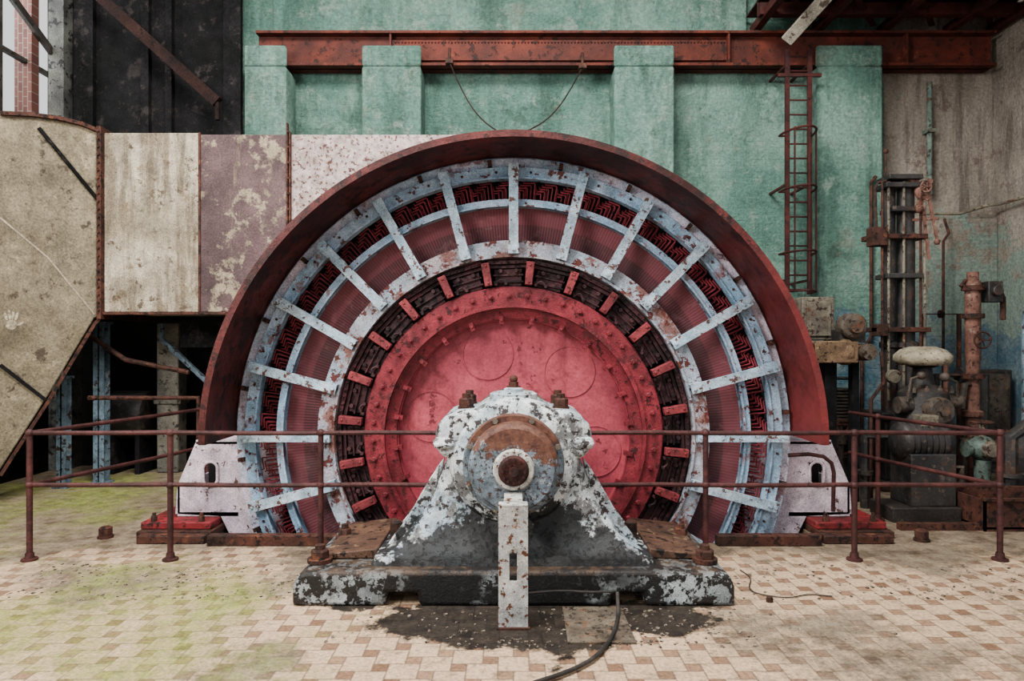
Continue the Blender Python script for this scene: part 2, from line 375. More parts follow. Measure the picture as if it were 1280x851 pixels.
for x, y, z in vs:
    m1 = 1.2-math.hypot((x+3.1)/1.75, (y-4.15)/1.1); m2 = 1.1-math.hypot((x+4.7)/1.9, (y-7.6)/2.0)
    m = max(m1, m2, -1)*.9+fr(x, y, 1.3, 3)*.9
    A['moss'].append(max(0, min(1, m*.8+.15)))
    o = max(1.5-math.hypot(x/.66, (y-4.2)/.42), 1.1-math.hypot((x-.15)/1.6, (y-4.42)/.18), 1.15-math.hypot((x-.85)/.45, (y-4.2)/.3))
    A['oil'].append(sst(o*1.4+fr(x, y, 2.5, 7)*.6))
    d = (y-4.95)/.9+fr(x, y, 1.1, 11)*.9
    d = max(d, .2+fr(x, y, .8, 21)*.9)
    A['dirt'].append(sst(d))
for nm in A:
    at = me.attributes.new(nm, 'FLOAT', 'POINT'); at.data.foreach_set('value', A[nm])
MB().box(-6.2, 6.66, 9.5, 9.7, 0, 7.6).obj('wall_back', m_wall, kind='structure')
MB().box(6.66, 6.86, 4.5, 9.7, 0, 7.6).obj('wall_right', m_wall, kind='structure')
m_lwall = worn('sooty_left_wall', '#1f1d1c', '#131313', '#2d2824', .6, None, .6, 1, .85, spec=.05)
b = MB().box(-6.4, -6.2, 4.0, 9.7, 0, 4.35).box(-6.4, -6.2, 9.38, 9.7, 4.35, 7.6).box(-6.4, -6.2, 4.0, 7.2, 4.35, 7.6)
b.obj('wall_left', m_lwall, kind='structure')
MB().box(-6.4, 6.86, 6.6, 9.7, 7.6, 7.7).obj('shade_ceiling', m_lwall, kind='structure')  # unseen partial roof, added to cut ambient light on the back of the room
win = MB()
for y in (7.2, 7.75, 8.3, 9.3): win.box(-6.33, -6.24, y-.03 if y > 7.2 else y, y+.04, 4.35, 7.6)
for z in (4.35, 5.3, 6.4): win.box(-6.32, -6.25, 7.2, 9.38, z, z+.05)
win.bar((-6.17, 8.2, 6.05), (-6.17, 9.2, 5.55), .05, .1)
win.obj('window_1', worn('window_steel', '#3d3935', '#2b2825', '#1f1816', .58, None, .6, 2), kind='structure')
MB().box(-6.42, -6.2, 8.78, 8.92, 4.35, 7.6).obj('trim_1', m_brick, kind='structure')
MB().box(-6.2, -6.0, 9.1, 9.5, 0, 7.6).obj('trim_2', worn('pale_corner_post', '#5d5e57', '#333332', '#181615', .55), kind='structure')
PZ = 5.66
k = 3
for (a, c_) in ((305, 357), (452, 526), (768, 843), (1022, 1104)):
    x0, x1 = X(a, 9.05), X(c_, 9.05)
    MB().box(x0, x1, 9.05, 9.5, 0, 5.38).box(x0, x1, 9.05, 9.14, 5.38, PZ).obj('trim_%d' % k, m_wall, kind='structure', bevel=.03); k += 1
MB().box(-3.3, 3.2, 9.4, 9.5, 6.0, 7.4).obj('trim_%d' % k, m_wall, kind='structure'); k += 1
MB().box(X(1104, 9.35), 6.66, 9.38, 9.5, 0, 3.42).obj('trim_%d' % k, m_wall, kind='structure', bevel=.02)

# ------------------------------------------------------------------ beam
y0, y1, z0, z1 = 9.18, 9.46, 5.44, 5.91
b = MB().box(X(320, 9.2), 6.5, y0, y1, z0, z0+.035).box(X(320, 9.2), 6.5, y0, y1, z1-.035, z1).box(X(320, 9.2), 6.5, 9.30, 9.33, z0, z1)
bm_ = thing('crane_runway_beam', (0, 9.3, z0), 'rust-red riveted steel girder running along the green wall', 'steel beam')
b.obj('girder', m_rustbeam, bm_)
for x in [-1.66, 2.9, 5.3]: MB().box(x-.012, x+.012, y0+.01, 9.30, z0+.035, z1-.035).obj('stiffener', m_rustbeam, bm_)
MB().box(-1.65, 2.9, 9.26, 9.30, z0+.1, z1-.1).obj('web_plate', m_rustbeam, bm_)
b = MB()
for q in range(100):
    x = -1.6+q*.045
    b.ball((x, 9.25, z1-.13), .012, seg=6, rows=4)
b.obj('rivet', m_rustbeam, bm_)['kind'] = 'stuff'

cr = thing('crane_frame', (4.6, 9.0, 5.95), 'dark red steel crane frame and decking above the rusty beam', 'crane')
b = MB()
b.box(3.2, 6.6, 8.85, 8.95, 5.97, 6.12).box(3.2, 6.6, 8.3, 8.4, 6.02, 6.17)
b.box(3.2, 6.6, 8.85, 8.95, 6.6, 6.7)
for x in (3.25, 4.1, 5.0, 5.9, 6.5): b.box(x, x+.1, 7.2, 9.4, 5.94, 6.05)
b.obj('girder', m_darkred, cr)
MB().box(3.2, 6.6, 8.96, 8.98, 6.0, 6.7).obj('web_plate', m_darkred, cr)
MB().box(3.2, 6.6, 7.2, 9.4, 6.18, 6.2).obj('deck', m_darkred, cr)
for q in range(4):
    b = MB()
    xa = 3.3+q*.8
    b.bar((xa, 8.3, 6.03), (xa+.8, 9.3, 6.03), .07, .02)
    b.obj('brace', m_darkred, cr)
st = MB(); st.bar((X(975, 8.9), 8.7, Z(52, 8.7)), (X(1050, 8.0), 8.2, Z(-12, 8.2)), .16, .05, (0, 1, .3))
st.obj('crane_strut', worn('pale_metal', '#857f70', '#6b6559', '#40362e', .58), bevel=.01, label='long pale gray metal channel hanging from the crane frame', cat='lamp')  # slanting gray strut at the crane frame, gives no light

dk = thing('steel_bulkhead', (-5.1, 9.2, 4.1), 'sooty black steel bulkhead with columns and diagonal brace', 'steel frame')
MB().box(X(90, 9.3), X(288, 9.3), 9.3, 9.42, 4.1, 7.5).obj('panel', m_black, dk)
for p, w in ((88, 24), (172, 10), (203, 8), (276, 22)):
    MB().box(X(p, 9.15), X(p+w, 9.15), 9.22, 9.3, 4.1, 7.5).obj('column', m_black, dk)
m_brown = worn('brown_steel', '#2c1a16', '#1c1210', '#0f0b0b', .58, None, .6, 1, .85, spec=.1)
MB().bar((X(118, 8.9), 9.0, Z(-5, 9)), (X(272, 9), 9.0, Z(128, 9)), .14, .1, (0, 1, 0)).bar((X(272, 9), 9.0, Z(128, 9)), (X(272, 9), 9.0, Z(150, 9)), .05, .05).obj('brace', m_brown, dk)

# ------------------------------------------------------------------ hanging cables
mw_ = worn('wire_dark', '#2f1f1a', '#1f1714')
for (a, c_) in (((562, 78), (622, 164)), ((728, 84), (658, 164))):
    p0 = Vector((X(a[0], 9.15), 9.15, Z(a[1], 9.15))); p1 = Vector((X(c_[0], 7.9), 7.9, Z(c_[1], 7.9)))
    pts = [p0.lerp(p1, t/14)-Vector((0, 0, .16*math.sin(math.pi*t/14))) for t in range(15)]
    h = thing('hanging_cable', p1, 'dark sagging wire cable hanging from the rusty beam', 'cable', 'cables hanging from the beam')
    MB().tube(pts, .009, 6).obj('wire', mw_, h)
    MB().box(p0.x-.05, p0.x+.05, 9.09, 9.2, p0.z-.03, p0.z+.03).tube([p0+Vector((0, -.02, 0)), p0+Vector((0, -.03, .18))], .02).obj('clamp', m_rust, h)

# ------------------------------------------------------------------ ladder
LY = 8.9
ld = thing('caged_ladder', (X(1000, LY), LY, 2.3), 'dark red rusty wall ladder with safety hoops', 'ladder')
xl, xr = X(984, LY), X(1012, LY)
for x in (xl, xr): MB().bar((x, LY, Z(368, LY)), (x, LY, Z(62, LY)), .03, .06, (1, 0, 0)).obj('side_rail', m_darkred, ld)
z = Z(362, LY); rg = None
while z < Z(66, LY):
    if rg is None: rg = MB().cyl((xl, LY, z), (xr, LY, z), .012, seg=8).obj('rung', m_darkred, ld)
    else: rep(rg, 'rung', Matrix.Translation((rg.matrix_basis.translation.x, rg.matrix_basis.translation.y, z-.012)), ld)
    z += .19
HCX = xr-.19
def hoop(t): return (HCX-.21*math.cos(t), LY-.42*math.sin(t))
for py in (170, 240, 318, 366):
    zz = Z(py, LY); pts = []
    for q in range(19): x, y = hoop(math.pi*q/18); pts.append((x, y, zz))
    MB().tube([(xl, LY, zz)]+pts+[(xr, LY, zz)], .015, 6).obj('safety_hoop', m_darkred, ld)
for q in (5, 9, 15):
    x, y = hoop(math.pi*q/18)
    MB().bar((x, y, Z(367, LY)), (x, y, Z(168, LY)), .03, .012, (1, 0, 0)).obj('cage_strip', m_darkred, ld)
for py in (80, 230, 350):
    for x in (xl, xr): MB().bar((x, LY, Z(py, LY)), (x, 9.5, Z(py, LY)), .03, .03).obj('wall_bracket', m_darkred, ld)
MB().box(xl-.12, xr+.15, LY-.02, LY+.02, Z(96, LY), Z(92, LY)).obj('cross_bar', m_darkred, ld)

MB().tube([(X(1163, 9.4), 9.42, 5.3), (X(1163, 9.4), 9.42, 3.75), (X(1163, 9.4), 9.42, Z(238, 9.4))], .035, 10).box(X(1158, 9.4), X(1168, 9.4), 9.36, 9.5, 4.6, 4.65).obj('wall_conduit', m_green, label='faded green vertical pipe on the stained concrete wall', cat='pipe')
MB().tube([(X(1150, 9.35), 9.35, Z(268, 9.4)), (X(1200, 9.35), 9.35, Z(268, 9.4)), (X(1236, 9.3), 9.35, Z(258, 9.4)), (6.55, 9.2, Z(255, 9.2)), (6.6, 8.2, Z(246, 8.8))], .02, 8).obj('wall_conduit', m_lightiron, label='thin gray pipe running along the concrete wall corner', cat='pipe')

# ------------------------------------------------------------------ air duct
DY = 7.85
dz0, dz1 = Z(390, DY), Z(166, DY)
du = thing('air_duct', (X(250, DY), DY, dz0), 'huge rectangular sheet metal duct with peeling beige brown paint', 'ventilation duct')
xA, xB, xC, xD_ = X(130, DY), X(250, DY), X(362, DY), X(590, DY)
MB().box(xA, xB-.01, DY, 9.0, dz0, dz1).obj('duct_panel', m_duct1, du, bevel=.01)
MB().box(xB, xC-.01, DY-.005, 9.0, dz0, dz1-.02).obj('duct_panel', m_duct2, du, bevel=.01)
MB().box(xC, xD_, DY, 9.0, dz0+.1, dz1-.02).obj('duct_panel', m_duct3, du, bevel=.01)
MB().box(xA-.05, xA+.0, DY-.06, 9.0, dz0-.08, dz1+.06).obj('flange', m_rust, du)
MB().box(xB-.012, xB+.012, DY-.02, DY, dz0, dz1).obj('seam_strip', m_rust, du)
MB().box(xC-.025, xC-.008, DY-.05, DY, dz0, dz1+.1).obj('flange', m_rust, du)
MB().box(xC+.008, xC+.025, DY-.05, DY, dz0, dz1).obj('flange', m_rust, du)
MB().box(xA, xC, DY-.03, DY+.02, dz0-.03, dz0).obj('seam_strip', m_rust, du)
b = MB()
for q in range(24):
    zz = dz0+.02+q*(dz1-dz0-.02)/23
    b.cyl((xA-.025, DY-.06, zz), (xA-.025, DY-.085, zz), .014, seg=6)
    if q % 2: b.cyl((xC, DY, zz), (xC, DY-.06, zz), .012, seg=6)
b.obj('flange_bolt', m_rust, du)['kind'] = 'stuff'
O = Vector((xA-.05, DY, 0)); U = Vector((X(0, 7.2), 7.2, 0))-Vector((xA-.05, DY, 0)); U.normalize(); V = Vector((0, 0, 1)); NN = Vector((-U.y, U.x, 0))
if NN.y < 0: NN = -NN
def onplate(px, py):
    d = Vector(((px-CX)/F, 1, (CY-py)/F)); Cc = Vector((0, 0, CAMZ)); nn = U.cross(V)
    t = (O-Cc).dot(nn)/d.dot(nn); p = Cc+d*t; return ((p-O).dot(U), p.z)
top = [onplate(px, py) for px, py in ((128, 163), (100, 152), (70, 145), (40, 141), (5, 139), (-20, 139))]
bot = [onplate(px, py) for px, py in ((-20, 612), (0, 588), (60, 495), (118, 398), (128, 392))]
MB().prismf(top+bot, O, U, V, NN, .42).obj('elbow_section', m_duct4, du, bevel=.015)
def strip(pts, w, name, mat, t=.02):
    b = MB()
    for (p, q) in zip(pts[:-1], pts[1:]):
        a = onplate(*p); c_ = onplate(*q)
        A_ = O+U*a[0]+V*a[1]-NN*t/2; B_ = O+U*c_[0]+V*c_[1]-NN*t/2
        b.bar(A_, B_, w, t, NN)
    return b.obj(name, mat, du)
strip([(48, 160), (127, 256)], .035, 'stiffener', m_black, .03)
strip([(0, 456), (57, 500)], .035, 'stiffener', m_black, .03)
strip([(0, 272), (60, 322), (118, 393)], .018, 'chalk_line', worn('chalk', '#a0937d', '#8c806c'), .006)
strip([(0, 142), (40, 144), (70, 148), (100, 155), (127, 166)], .04, 'edge_strip', m_rust, .05)
strip([(127, 396), (118, 404), (60, 501), (0, 594)], .03, 'edge_strip', m_rust, .03)
b = MB(); a = onplate(14, 406)
def blobp(u, v, ru, rv, rot=0):
    P = []
    for q in range(14):
        t = 2*math.pi*q/14; x = ru*math.cos(t); y = rv*math.sin(t)
        P.append((u+x*math.cos(rot)-y*math.sin(rot), v+x*math.sin(rot)+y*math.cos(rot)))
    b.prismf(P, O, U, V, -NN, .003)
blobp(a[0], a[1], .05, .052)
for k_, (du_, dv_, L_) in enumerate(((.046, .088, .046), (.016, .108, .055), (-.016, .110, .058), (-.046, .094, .050), (-.076, .012, .042))):
    blobp(a[0]+du_, a[1]+dv_, .0125, L_, (-.25, -.08, .08, .25, 1.0)[k_])
b.obj('hand_print', worn('white_hand_paint', '#b3a890', '#998d75', '#7a6e58', .54, None, .6, 5), du)

def ipost(name, px, Yp, pyt, w, mat, label):
    x = X(px, Yp); zt = Z(pyt, Yp)
    return MB().box(x-w/2, x+w/2, Yp, Yp+.012, 0, zt).box(x-w/2, x+w/2, Yp+w-.012, Yp+w, 0, zt).box(x-.008, x+.008, Yp, Yp+w, 0, zt).box(x-w*.8, x+w*.8, Yp-.03, Yp+w+.03, 0, .02).box(x-w*.7, x+w*.7, Yp-.02, Yp+w+.02, zt-.03, zt).obj(name, mat, label=label, cat='column')
ipost('steel_post', 123, 8.25, 402, .13, m_bluepost, 'blue-gray steel post propping up the large duct')
ipost('steel_post', 76, 8.0, 470, .11, m_bluepost, 'short pale blue steel post under the duct elbow')
MB().box(X(198, 9), X(225, 9), 8.95, 9.2, 0, Z(402, 9)-.02).box(X(195, 9), X(229, 9), 8.92, 9.2, .9, 1.0).obj('masonry_pier', m_conc, bevel=.02, label='pale flaking masonry pier in the dark under the duct', cat='column')
MB().tube([(X(100, 8.5), 8.2, 2.0), (X(180, 8.6), 8.2, 1.5), (X(255, 8.6), 8.2, 1.35)], .03).obj('pipework', m_rust, label='rusty bent pipe in the dark space beneath the duct', cat='pipe')
MB().tube([(X(205, 8.8), 8.75, 1.95), (X(205, 8.8), 8.75, 1.75), (X(262, 8.8), 8.75, 1.2), (X(262, 8.8), 8.75, 0)], .04).obj('pipework', m_bluepost, label='pale kinked pipe in the dark space beneath the duct', cat='pipe')
MB().tube([(X(130, 8.3), 8.0, Z(494, 8.4)), (X(262, 8.3), 8.0, Z(494, 8.4)), (X(262, 8.3), 8.0, 0)], .028).obj('pipework', m_rust, label='dark rusty handrail pipe beneath the duct', cat='pipe')
b = MB().box(X(215, 8.2), X(300, 8.2), 8.4, 8.65, 1.65, 1.98).box(X(285, 8.2), X(295, 8.2), 8.4, 8.5, 0, 1.65)
b.obj('duct_hanger', m_black, label='black steel box frame carrying the underside of the duct', cat='steel frame')
tk = thing('oil_tank', (X(165, 8.9), 8.9, 0), 'dark sooty oil tank on legs beneath the duct', 'tank')
MB().rings([((X(133, 8.9), 9.1, .75), .28), ((X(135, 8.9), 9.1, .75), .32), ((X(180, 8.9), 9.1, .75), .32), ((X(182, 8.9), 9.1, .75), .28)], 28).obj('shell', m_grayiron, tk)
for p in (142, 174): MB().box(X(p, 8.9)-.03, X(p, 8.9)+.03, 8.85, 9.35, 0, .55).obj('leg', m_black, tk)
MB().box(-6.1, X(20, 7), 6.35, 6.6, 0, .05).obj('track_rail', m_rust, label='rusty low steel track rail set on the grimy floor', cat='rail')

# ------------------------------------------------------------------ generator
gen = thing('generator', (0, 6.4, 0), 'giant circular generator, dark red hood, pale blue braces, red rotor', 'generator')
SY = 6.10
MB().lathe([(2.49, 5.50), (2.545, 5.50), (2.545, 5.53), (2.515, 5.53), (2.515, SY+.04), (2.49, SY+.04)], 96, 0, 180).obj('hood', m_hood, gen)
MB().lathe([(2.40, SY+.045), (2.55, SY+.045), (2.55, SY+.09), (2.40, SY+.09)], 96, 0, 180).obj('hood_flange', m_ringlav, gen)
MB().lathe([(2.36, SY), (2.475, SY), (2.475, 7.35), (2.05, 7.35), (2.05, 6.9), (2.36, 6.9)], 128).obj('stator_frame', m_ringlav, gen, bevel=.006)
b = MB().ann(2.295, 2.385, SY-.05, SY+.03, 128)
b.ann(2.28, 2.295, SY-.07, SY+.03, 128)
b.obj('outer_ring', m_blue, gen)
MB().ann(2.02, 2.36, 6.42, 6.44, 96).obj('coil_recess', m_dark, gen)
b = MB().ann(2.035, 2.10, SY-.06, SY-.02, 128).ann(2.035, 2.05, SY-.08, SY+.06, 128)
b.obj('middle_ring', m_blue, gen)
MB().lathe([(1.70, SY+.10), (2.04, SY+.02), (2.04, SY+.16), (1.70, SY+.2)], 192).obj('winding', m_wind, gen)
b = MB().ann(1.60, 1.735, SY-.06, SY-.02, 128).ann(1.585, 1.605, SY-.08, SY+.25, 128)
b.obj('inner_ring', m_inner, gen)
b = MB()
def pol(r, d, y): t = math.radians(d); return (r*math.cos(t), y, ZA+r*math.sin(t))
for s_ in range(72):
    d0 = s_*5+.1
    for q in range(5):
        r = 2.262-q*.022; a = d0+q*.85; e = a+2.6-q*.25
        y = SY+.01+q*.004
        b.tube([pol(2.04, a, y+.04), pol(r-.01, a, y), pol(r, a+.12, y), pol(r, e, y+.02), pol(r+.02, e+.1, y+.03)], .0068, 5)
o = b.obj('coil_loops', m_coil, gen); o['kind'] = 'stuff'
b = MB()
for s_ in range(288):
    b.rbox(2.04, 2.25, .0055, SY+.08, SY+.14, s_*1.25+1.0)
o = b.obj('coil_bars', m_coil, gen); o['kind'] = 'stuff'
b = MB().rbox(1.61, 2.40, .041, SY-.135, SY-.105, 0, 0, 0).rbox(1.61, 2.40, .012, SY-.105, SY-.06, 0, 0, 0)
b.rbox(1.61, 1.70, .046, SY-.13, SY-.06, 0, 0, 0).rbox(2.29, 2.40, .046, SY-.13, SY-.05, 0, 0, 0)
for r in (1.64, 2.32, 2.37): b.cyl((r, SY-.15, 0), (r, SY-.13, 0), .014, seg=6)
o = b.obj('brace_arm', m_spoke, gen, origin=(0, 0, 0)); around(o, [q*15 for q in range(24)], gen)
b = MB().rbox(2.40, 2.455, .018, SY-.05, SY+.0, 0, 0, 0).cyl((2.43, SY-.07, 0), (2.43, SY-.04, 0), .018, seg=6)
o = b.obj('frame_bolt', m_rust, gen, origin=(0, 0, 0)); around(o, [q*15+5 for q in range(24)], gen)
b = MB().cyl((2.34, SY-.062, 0), (2.34, SY-.045, 0), .012, seg=6)
o = b.obj('ring_bolt', m_rust, gen, origin=(0, 0, 0)); around(o, [q*7.5+3.75 for q in range(48)], gen)
# rotor
rot = MB()
RY = 6.05
rot.ann(1.165, 1.315, RY, RY+.06, 128)
rot.ann(1.14, 1.17, RY-.03, RY+.02, 128)
rot.lathe([(1.15, RY+.02), (1.15, RY+.08), (1.045, RY+.10), (1.045, RY+.05)], 128)
rot.ann(1.28, 1.33, RY+.03, RY+.5, 96)
ro = rot.obj('rotor', m_rim, gen)
MB().lathe([(0.0, RY+.17), (1.06, RY+.17), (1.06, RY+.2), (0.0, RY+.2)], 96).ann(1.035, 1.055, RY+.09, RY+.18, 96).obj('rotor_disc', m_disc, ro)
for q in range(6):
    b = MB()
    t = math.radians(90+18+60*q); cx, cz = .76*math.cos(t), ZA+.76*math.sin(t)
    b.lathe([(.225, RY+.160), (.232, RY+.160), (.232, RY+.172), (.225, RY+.172)], 40, cx=cx, cz=cz)
    b.lathe([(.0, RY+.167), (.225, RY+.167), (.225, RY+.172), (.0, RY+.172)], 40, cx=cx, cz=cz)
    b.obj('cover_plate', m_disc, ro, ang=20)
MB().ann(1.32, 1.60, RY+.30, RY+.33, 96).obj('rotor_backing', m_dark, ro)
b = MB()
b.rbox(1.335, 1.49, .115, RY+.07, RY+.30, 0, 0, 0, .125)
for q in range(2): b.rbox(1.365+q*.06, 1.38+q*.06, .135, RY+.05, RY+.26, 0, 0, 0)
b.rbox(1.495, 1.525, .165, RY+.05, RY+.30, 0, 0, 0, .168).rbox(1.53, 1.565, .17, RY+.02, RY+.30, 0, 0, 0, .174)
for u_ in (-.13, -.065, 0, .065, .13): b.cyl((1.547, RY+.005, u_), (1.547, RY+.03, u_), .009, seg=6)
for u_ in (-.07, .07): b.cyl((1.47, RY+.03, u_), (1.47, RY+.08, u_), .02, seg=8)
o = b.obj('pole', m_pole, ro, origin=(0, 0, 0), bevel=.003); around(o, [q*15+84.4-7.5 for q in range(24)], ro)
MB().ann(1.572, 1.58, RY+.03, RY+.06, 128).obj('damper_ring', m_pole, ro)
b = MB().rbox(1.345, 1.55, .033, RY-.05, RY+.03, 0, 0, 0, .036)
b.cyl((1.52, RY-.06, 0), (1.52, RY-.04, 0), .012, seg=6).cyl((1.37, RY-.06, 0), (1.37, RY-.04, 0), .012, seg=6)
o = b.obj('pole_key', m_polered, ro, origin=(0, 0, 0), bevel=.005); around(o, [q*15+84.4 for q in range(24)], ro)
b = MB()
pts = []
for q in range(13):
    t = q/12; pts.append(Vector((1.355+.035*math.sin(t*math.pi), RY+.02, -.045+.09*t)))
b.tube(pts, .010, 6); b.cyl((1.355, RY+.005, -.045), (1.355, RY+.07, -.045), .014, seg=8).cyl((1.355, RY+.005, .045), (1.355, RY+.07, .045), .014, seg=8)
o = b.obj('pole_link', m_pole, ro, origin=(0, 0, 0)); around(o, [q*15+84.4-4.6 for q in range(24)], ro)
b = MB().rings([((1.245, RY, 0), .024), ((1.245, RY-.020, 0), .024), ((1.245, RY-.024, 0), .018)], 6).cyl((1.245, RY-.02, 0), (1.245, RY-.04, 0), .012, seg=8)
o = b.obj('rim_bolt', m_rim, ro, origin=(0, 0, 0)); around(o, [q*7.5+2 for q in range(48)], ro)
b = MB().rbox(1.0, 1.075, .02, RY+.03, RY+.1, 0, 0, 0).cyl((1.04, RY+.0, 0), (1.04, RY+.04, 0), .013, seg=6)
o = b.obj('clamp_lug', m_rim, ro, origin=(0, 0, 0)); around(o, [q*15+6 for q in range(24)], ro)
MB().cyl((0, 5.35, ZA), (0, RY+.18, ZA), .22, seg=40).rings([((0, 5.75, ZA), .34), ((0, RY+.17, ZA), .42)], 40).obj('shaft', m_lightiron, ro)
# feet
YF = SY+.10
for sgn in (-1, 1):
    xh0, xh1 = abs(X(254, YF)), abs(X(273, YF)); zt, zb = Z(578, YF), Z(606, YF)
    b = MB()
    x_out_t = abs(X(245, YF)); x_out_m = abs(X(222, YF)); x_in = 2.1
    def q_(pts, y0=YF, y1=YF+.05): b.prism([(sgn*a, z_) for a, z_ in pts], y0, y1)
    q_([(x_out_t, Z(552, YF)), (x_in, Z(552, YF)), (x_in, zt), (x_out_t+(x_out_m-x_out_t)*.48, zt)])
    q_([(x_out_t+(x_out_m-x_out_t)*.48, zt), (xh0, zt), (xh0, zb), (x_out_m, zb)])
    q_([(xh1, zt), (x_in, zt), (x_in, zb), (xh1, zb)])
    q_([(x_out_m, zb), (x_in, zb), (x_in, Z(690, YF)), (abs(X(298, YF)), Z(690, YF)), (abs(X(276, YF)), Z(645, YF)), (x_out_m+.02, Z(642, YF))])
    b2 = []
    for k_ in range(24):
        t = 2*math.pi*k_/24; cz_ = (zt+zb)/2+(.045 if math.sin(t) > 0 else -.045)
        b2.append((sgn*((xh0+xh1)/2)+.065*math.cos(t), YF-.012, cz_+.065*math.sin(t)))
    b.tube(b2+[b2[0]], .012, 6)
    b.box(min(sgn*x_out_m, sgn*(x_out_m-.02)), max(sgn*x_out_m, sgn*(x_out_m-.02)), YF, 7.2, Z(642, YF), Z(606, YF))
    b.box(min(sgn*x_out_m, sgn*2.5), max(sgn*x_out_m, sgn*2.5), YF, 7.2, Z(645, YF)-.0, Z(640, YF))
    b.box(min(sgn*x_out_t, sgn*2.3), max(sgn*x_out_t, sgn*2.3), YF, 7.2, Z(555, YF), Z(550, YF))
    b.obj('foot', m_foot, gen)
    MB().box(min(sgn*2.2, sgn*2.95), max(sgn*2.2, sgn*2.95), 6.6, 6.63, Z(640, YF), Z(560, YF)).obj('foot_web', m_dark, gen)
MB().tube([(X(1040, 6.1), 6.08, .2), (X(1041, 6.1), 6.08, Z(590, 6.1)), (X(1038, 6.1), 6.08, Z(578, 6.1)), (X(1028, 6.1), 6.08, Z(570, 6.1)), (X(1010, 6.1), 6.08, Z(567, 6.1)), (X(985, 6.1), 6.1, Z(569, 6.1))], .018, 10).obj('conduit', m_rail, gen)
for sgn in (-1, 1):
    x0, x1 = sorted((sgn*2.66, sgn*3.28))
    t_ = thing('foundation_block', ((x0+x1)/2, 6.3, 0), 'red painted steel sole block with bolts under the generator foot', 'machine mount', 'sole blocks under the generator')
    MB().box(x0, x1, 6.0, 7.2, .06, Z(645, YF)-.004).obj('block', m_redbox, t_, bevel=.01)
    MB().box(x0-.0, x1+.03, 5.93, 7.25, 0, .06).obj('sole_plate', m_rust, t_, bevel=.005)
    for x in (x0+.1, x1-.1): MB().nut((x, 6.04, Z(645, YF)-.004), .03, .05).obj('hex_nut', m_rust, t_)
for (a, c_, Yc, h) in ((178, 262, 5.86, .07), (258, 432, 5.7, .09), (897, 1028, 5.7, .09), (1024, 1110, 5.86, .07)):
    MB().box(X(a, Yc), X(c_, Yc), Yc-.0 if Yc < 5.8 else Yc-.1, Yc+.09 if Yc < 5.8 else Yc, 0, h).obj('steel_curb', m_rust, bevel=.008, label='rusty steel channel laid along the edge of the machine pit', cat='steel channel', group='channels along the pit edge')

# ------------------------------------------------------------------ pedestal bearing
pb = thing('pedestal_bearing', (0, 4.9, 0), 'massive cast pedestal bearing, flaking white paint, wide bolted base', 'bearing')
BW = 1.43; BH = .225
ol = [(-BW, 0)]
for cxn in (-.72, .74): ol += [(cxn-.11, 0), (cxn-.10, .085), (cxn+.10, .085), (cxn+.11, 0)]
ol += [(BW, 0), (BW, .12), (BW-.03, BH-.03), (BW-.08, BH-.01), (.98, BH), (-.98, BH), (-BW+.08, BH-.01), (-BW+.03, BH-.03), (-BW, .12)]
MB().prism(ol, 4.40, 5.62).obj('base', m_base, pb, bevel=.025, bseg=3)
m_pad = worn('pad_rust', '#563d2e', '#3f2d24', '#19120e', .56, '#776149', .58, 2)
for sgn in (-1, 1):
    MB().prism([(sgn*.93, BH), (sgn*1.33, BH), (sgn*1.30, BH+.03), (sgn*.93, BH+.07)], 4.66, 5.5).obj('side_pad', m_pad, pb, bevel=.008)
def rr(hw, ya, yb, r, z, nn=6):
    P = []
    for (sx, sy, a0) in ((1, 1, 0), (-1, 1, 90), (-1, -1, 180), (1, -1, 270)):
        cx = sx*(hw-r); cy = (yb-r) if sy > 0 else (ya+r)
        for q in range(nn+1):
            t = math.radians(a0+90*q/nn); P.append((cx+r*math.cos(t), cy+r*math.sin(t), z))
    return P
b = MB()
lv = [(BH, .95, 4.5, 5.48, .05), (BH+.045, .93, 4.51, 5.46, .05), (BH+.055, .88, 4.56, 5.43, .08), (.32, .81, 4.61, 5.41, .08), (.38, .745, 4.65, 5.39, .09), (.46, .68, 4.68, 5.38, .09), (.56, .62, 4.71, 5.36, .1), (.66, .57, 4.72, 5.35, .1),
      (.76, .525, 4.72, 5.35, .1), (.85, .485, 4.73, 5.34, .1), (.95, .44, 4.74, 5.34, .1)]
b.loft([rr(hw, ya, yb, r, z) for z, hw, ya, yb, r in lv])
b.obj('pedestal', m_white, pb, ang=50)
b = MB()
b.lathe([(0, 4.66), (.39, 4.66), (.43, 4.69), (.45, 4.74), (.45, 5.28), (.42, 5.34), (0, 5.34)], 72)
b.obj('housing', m_white, pb, ang=45)
for sgn in (-1, 1):
    b = MB()
    pol_ = [(.26, .90), (.48, .90), (.525, .96), (.54, 1.07), (.52, 1.14), (.46, 1.205), (.38, 1.235), (.22, 1.245)]
    b.prism([(sgn*a, z_) for a, z_ in pol_], 4.68, 5.33)
    pol_ = [(.40, .965), (.555, .965), (.555, 1.055), (.40, 1.055)]
    b.prism([(sgn*a, z_) for a, z_ in pol_], 4.65, 5.36)
    b.obj('cover_flange', m_white, pb, bevel=.05, bseg=4)
b = MB().rings([((0, 4.92, 1.29), .17), ((0, 4.92, 1.335), .17), ((0, 4.92, 1.35), .14)], 32).rings([((0, 4.9, 1.35), .07), ((0, 4.9, 1.37), .07), ((0, 4.9, 1.38), .05)], 24)
b.obj('inspection_cover', m_white, pb)
b = MB().cyl((0, 4.9, 1.37), (0, 4.9, 1.42), .035, seg=6).ball((0, 4.9, 1.44), .03).box(-.05, .05, 4.88, 4.92, 1.37, 1.39)
b.obj('oil_filler', m_rust, pb)
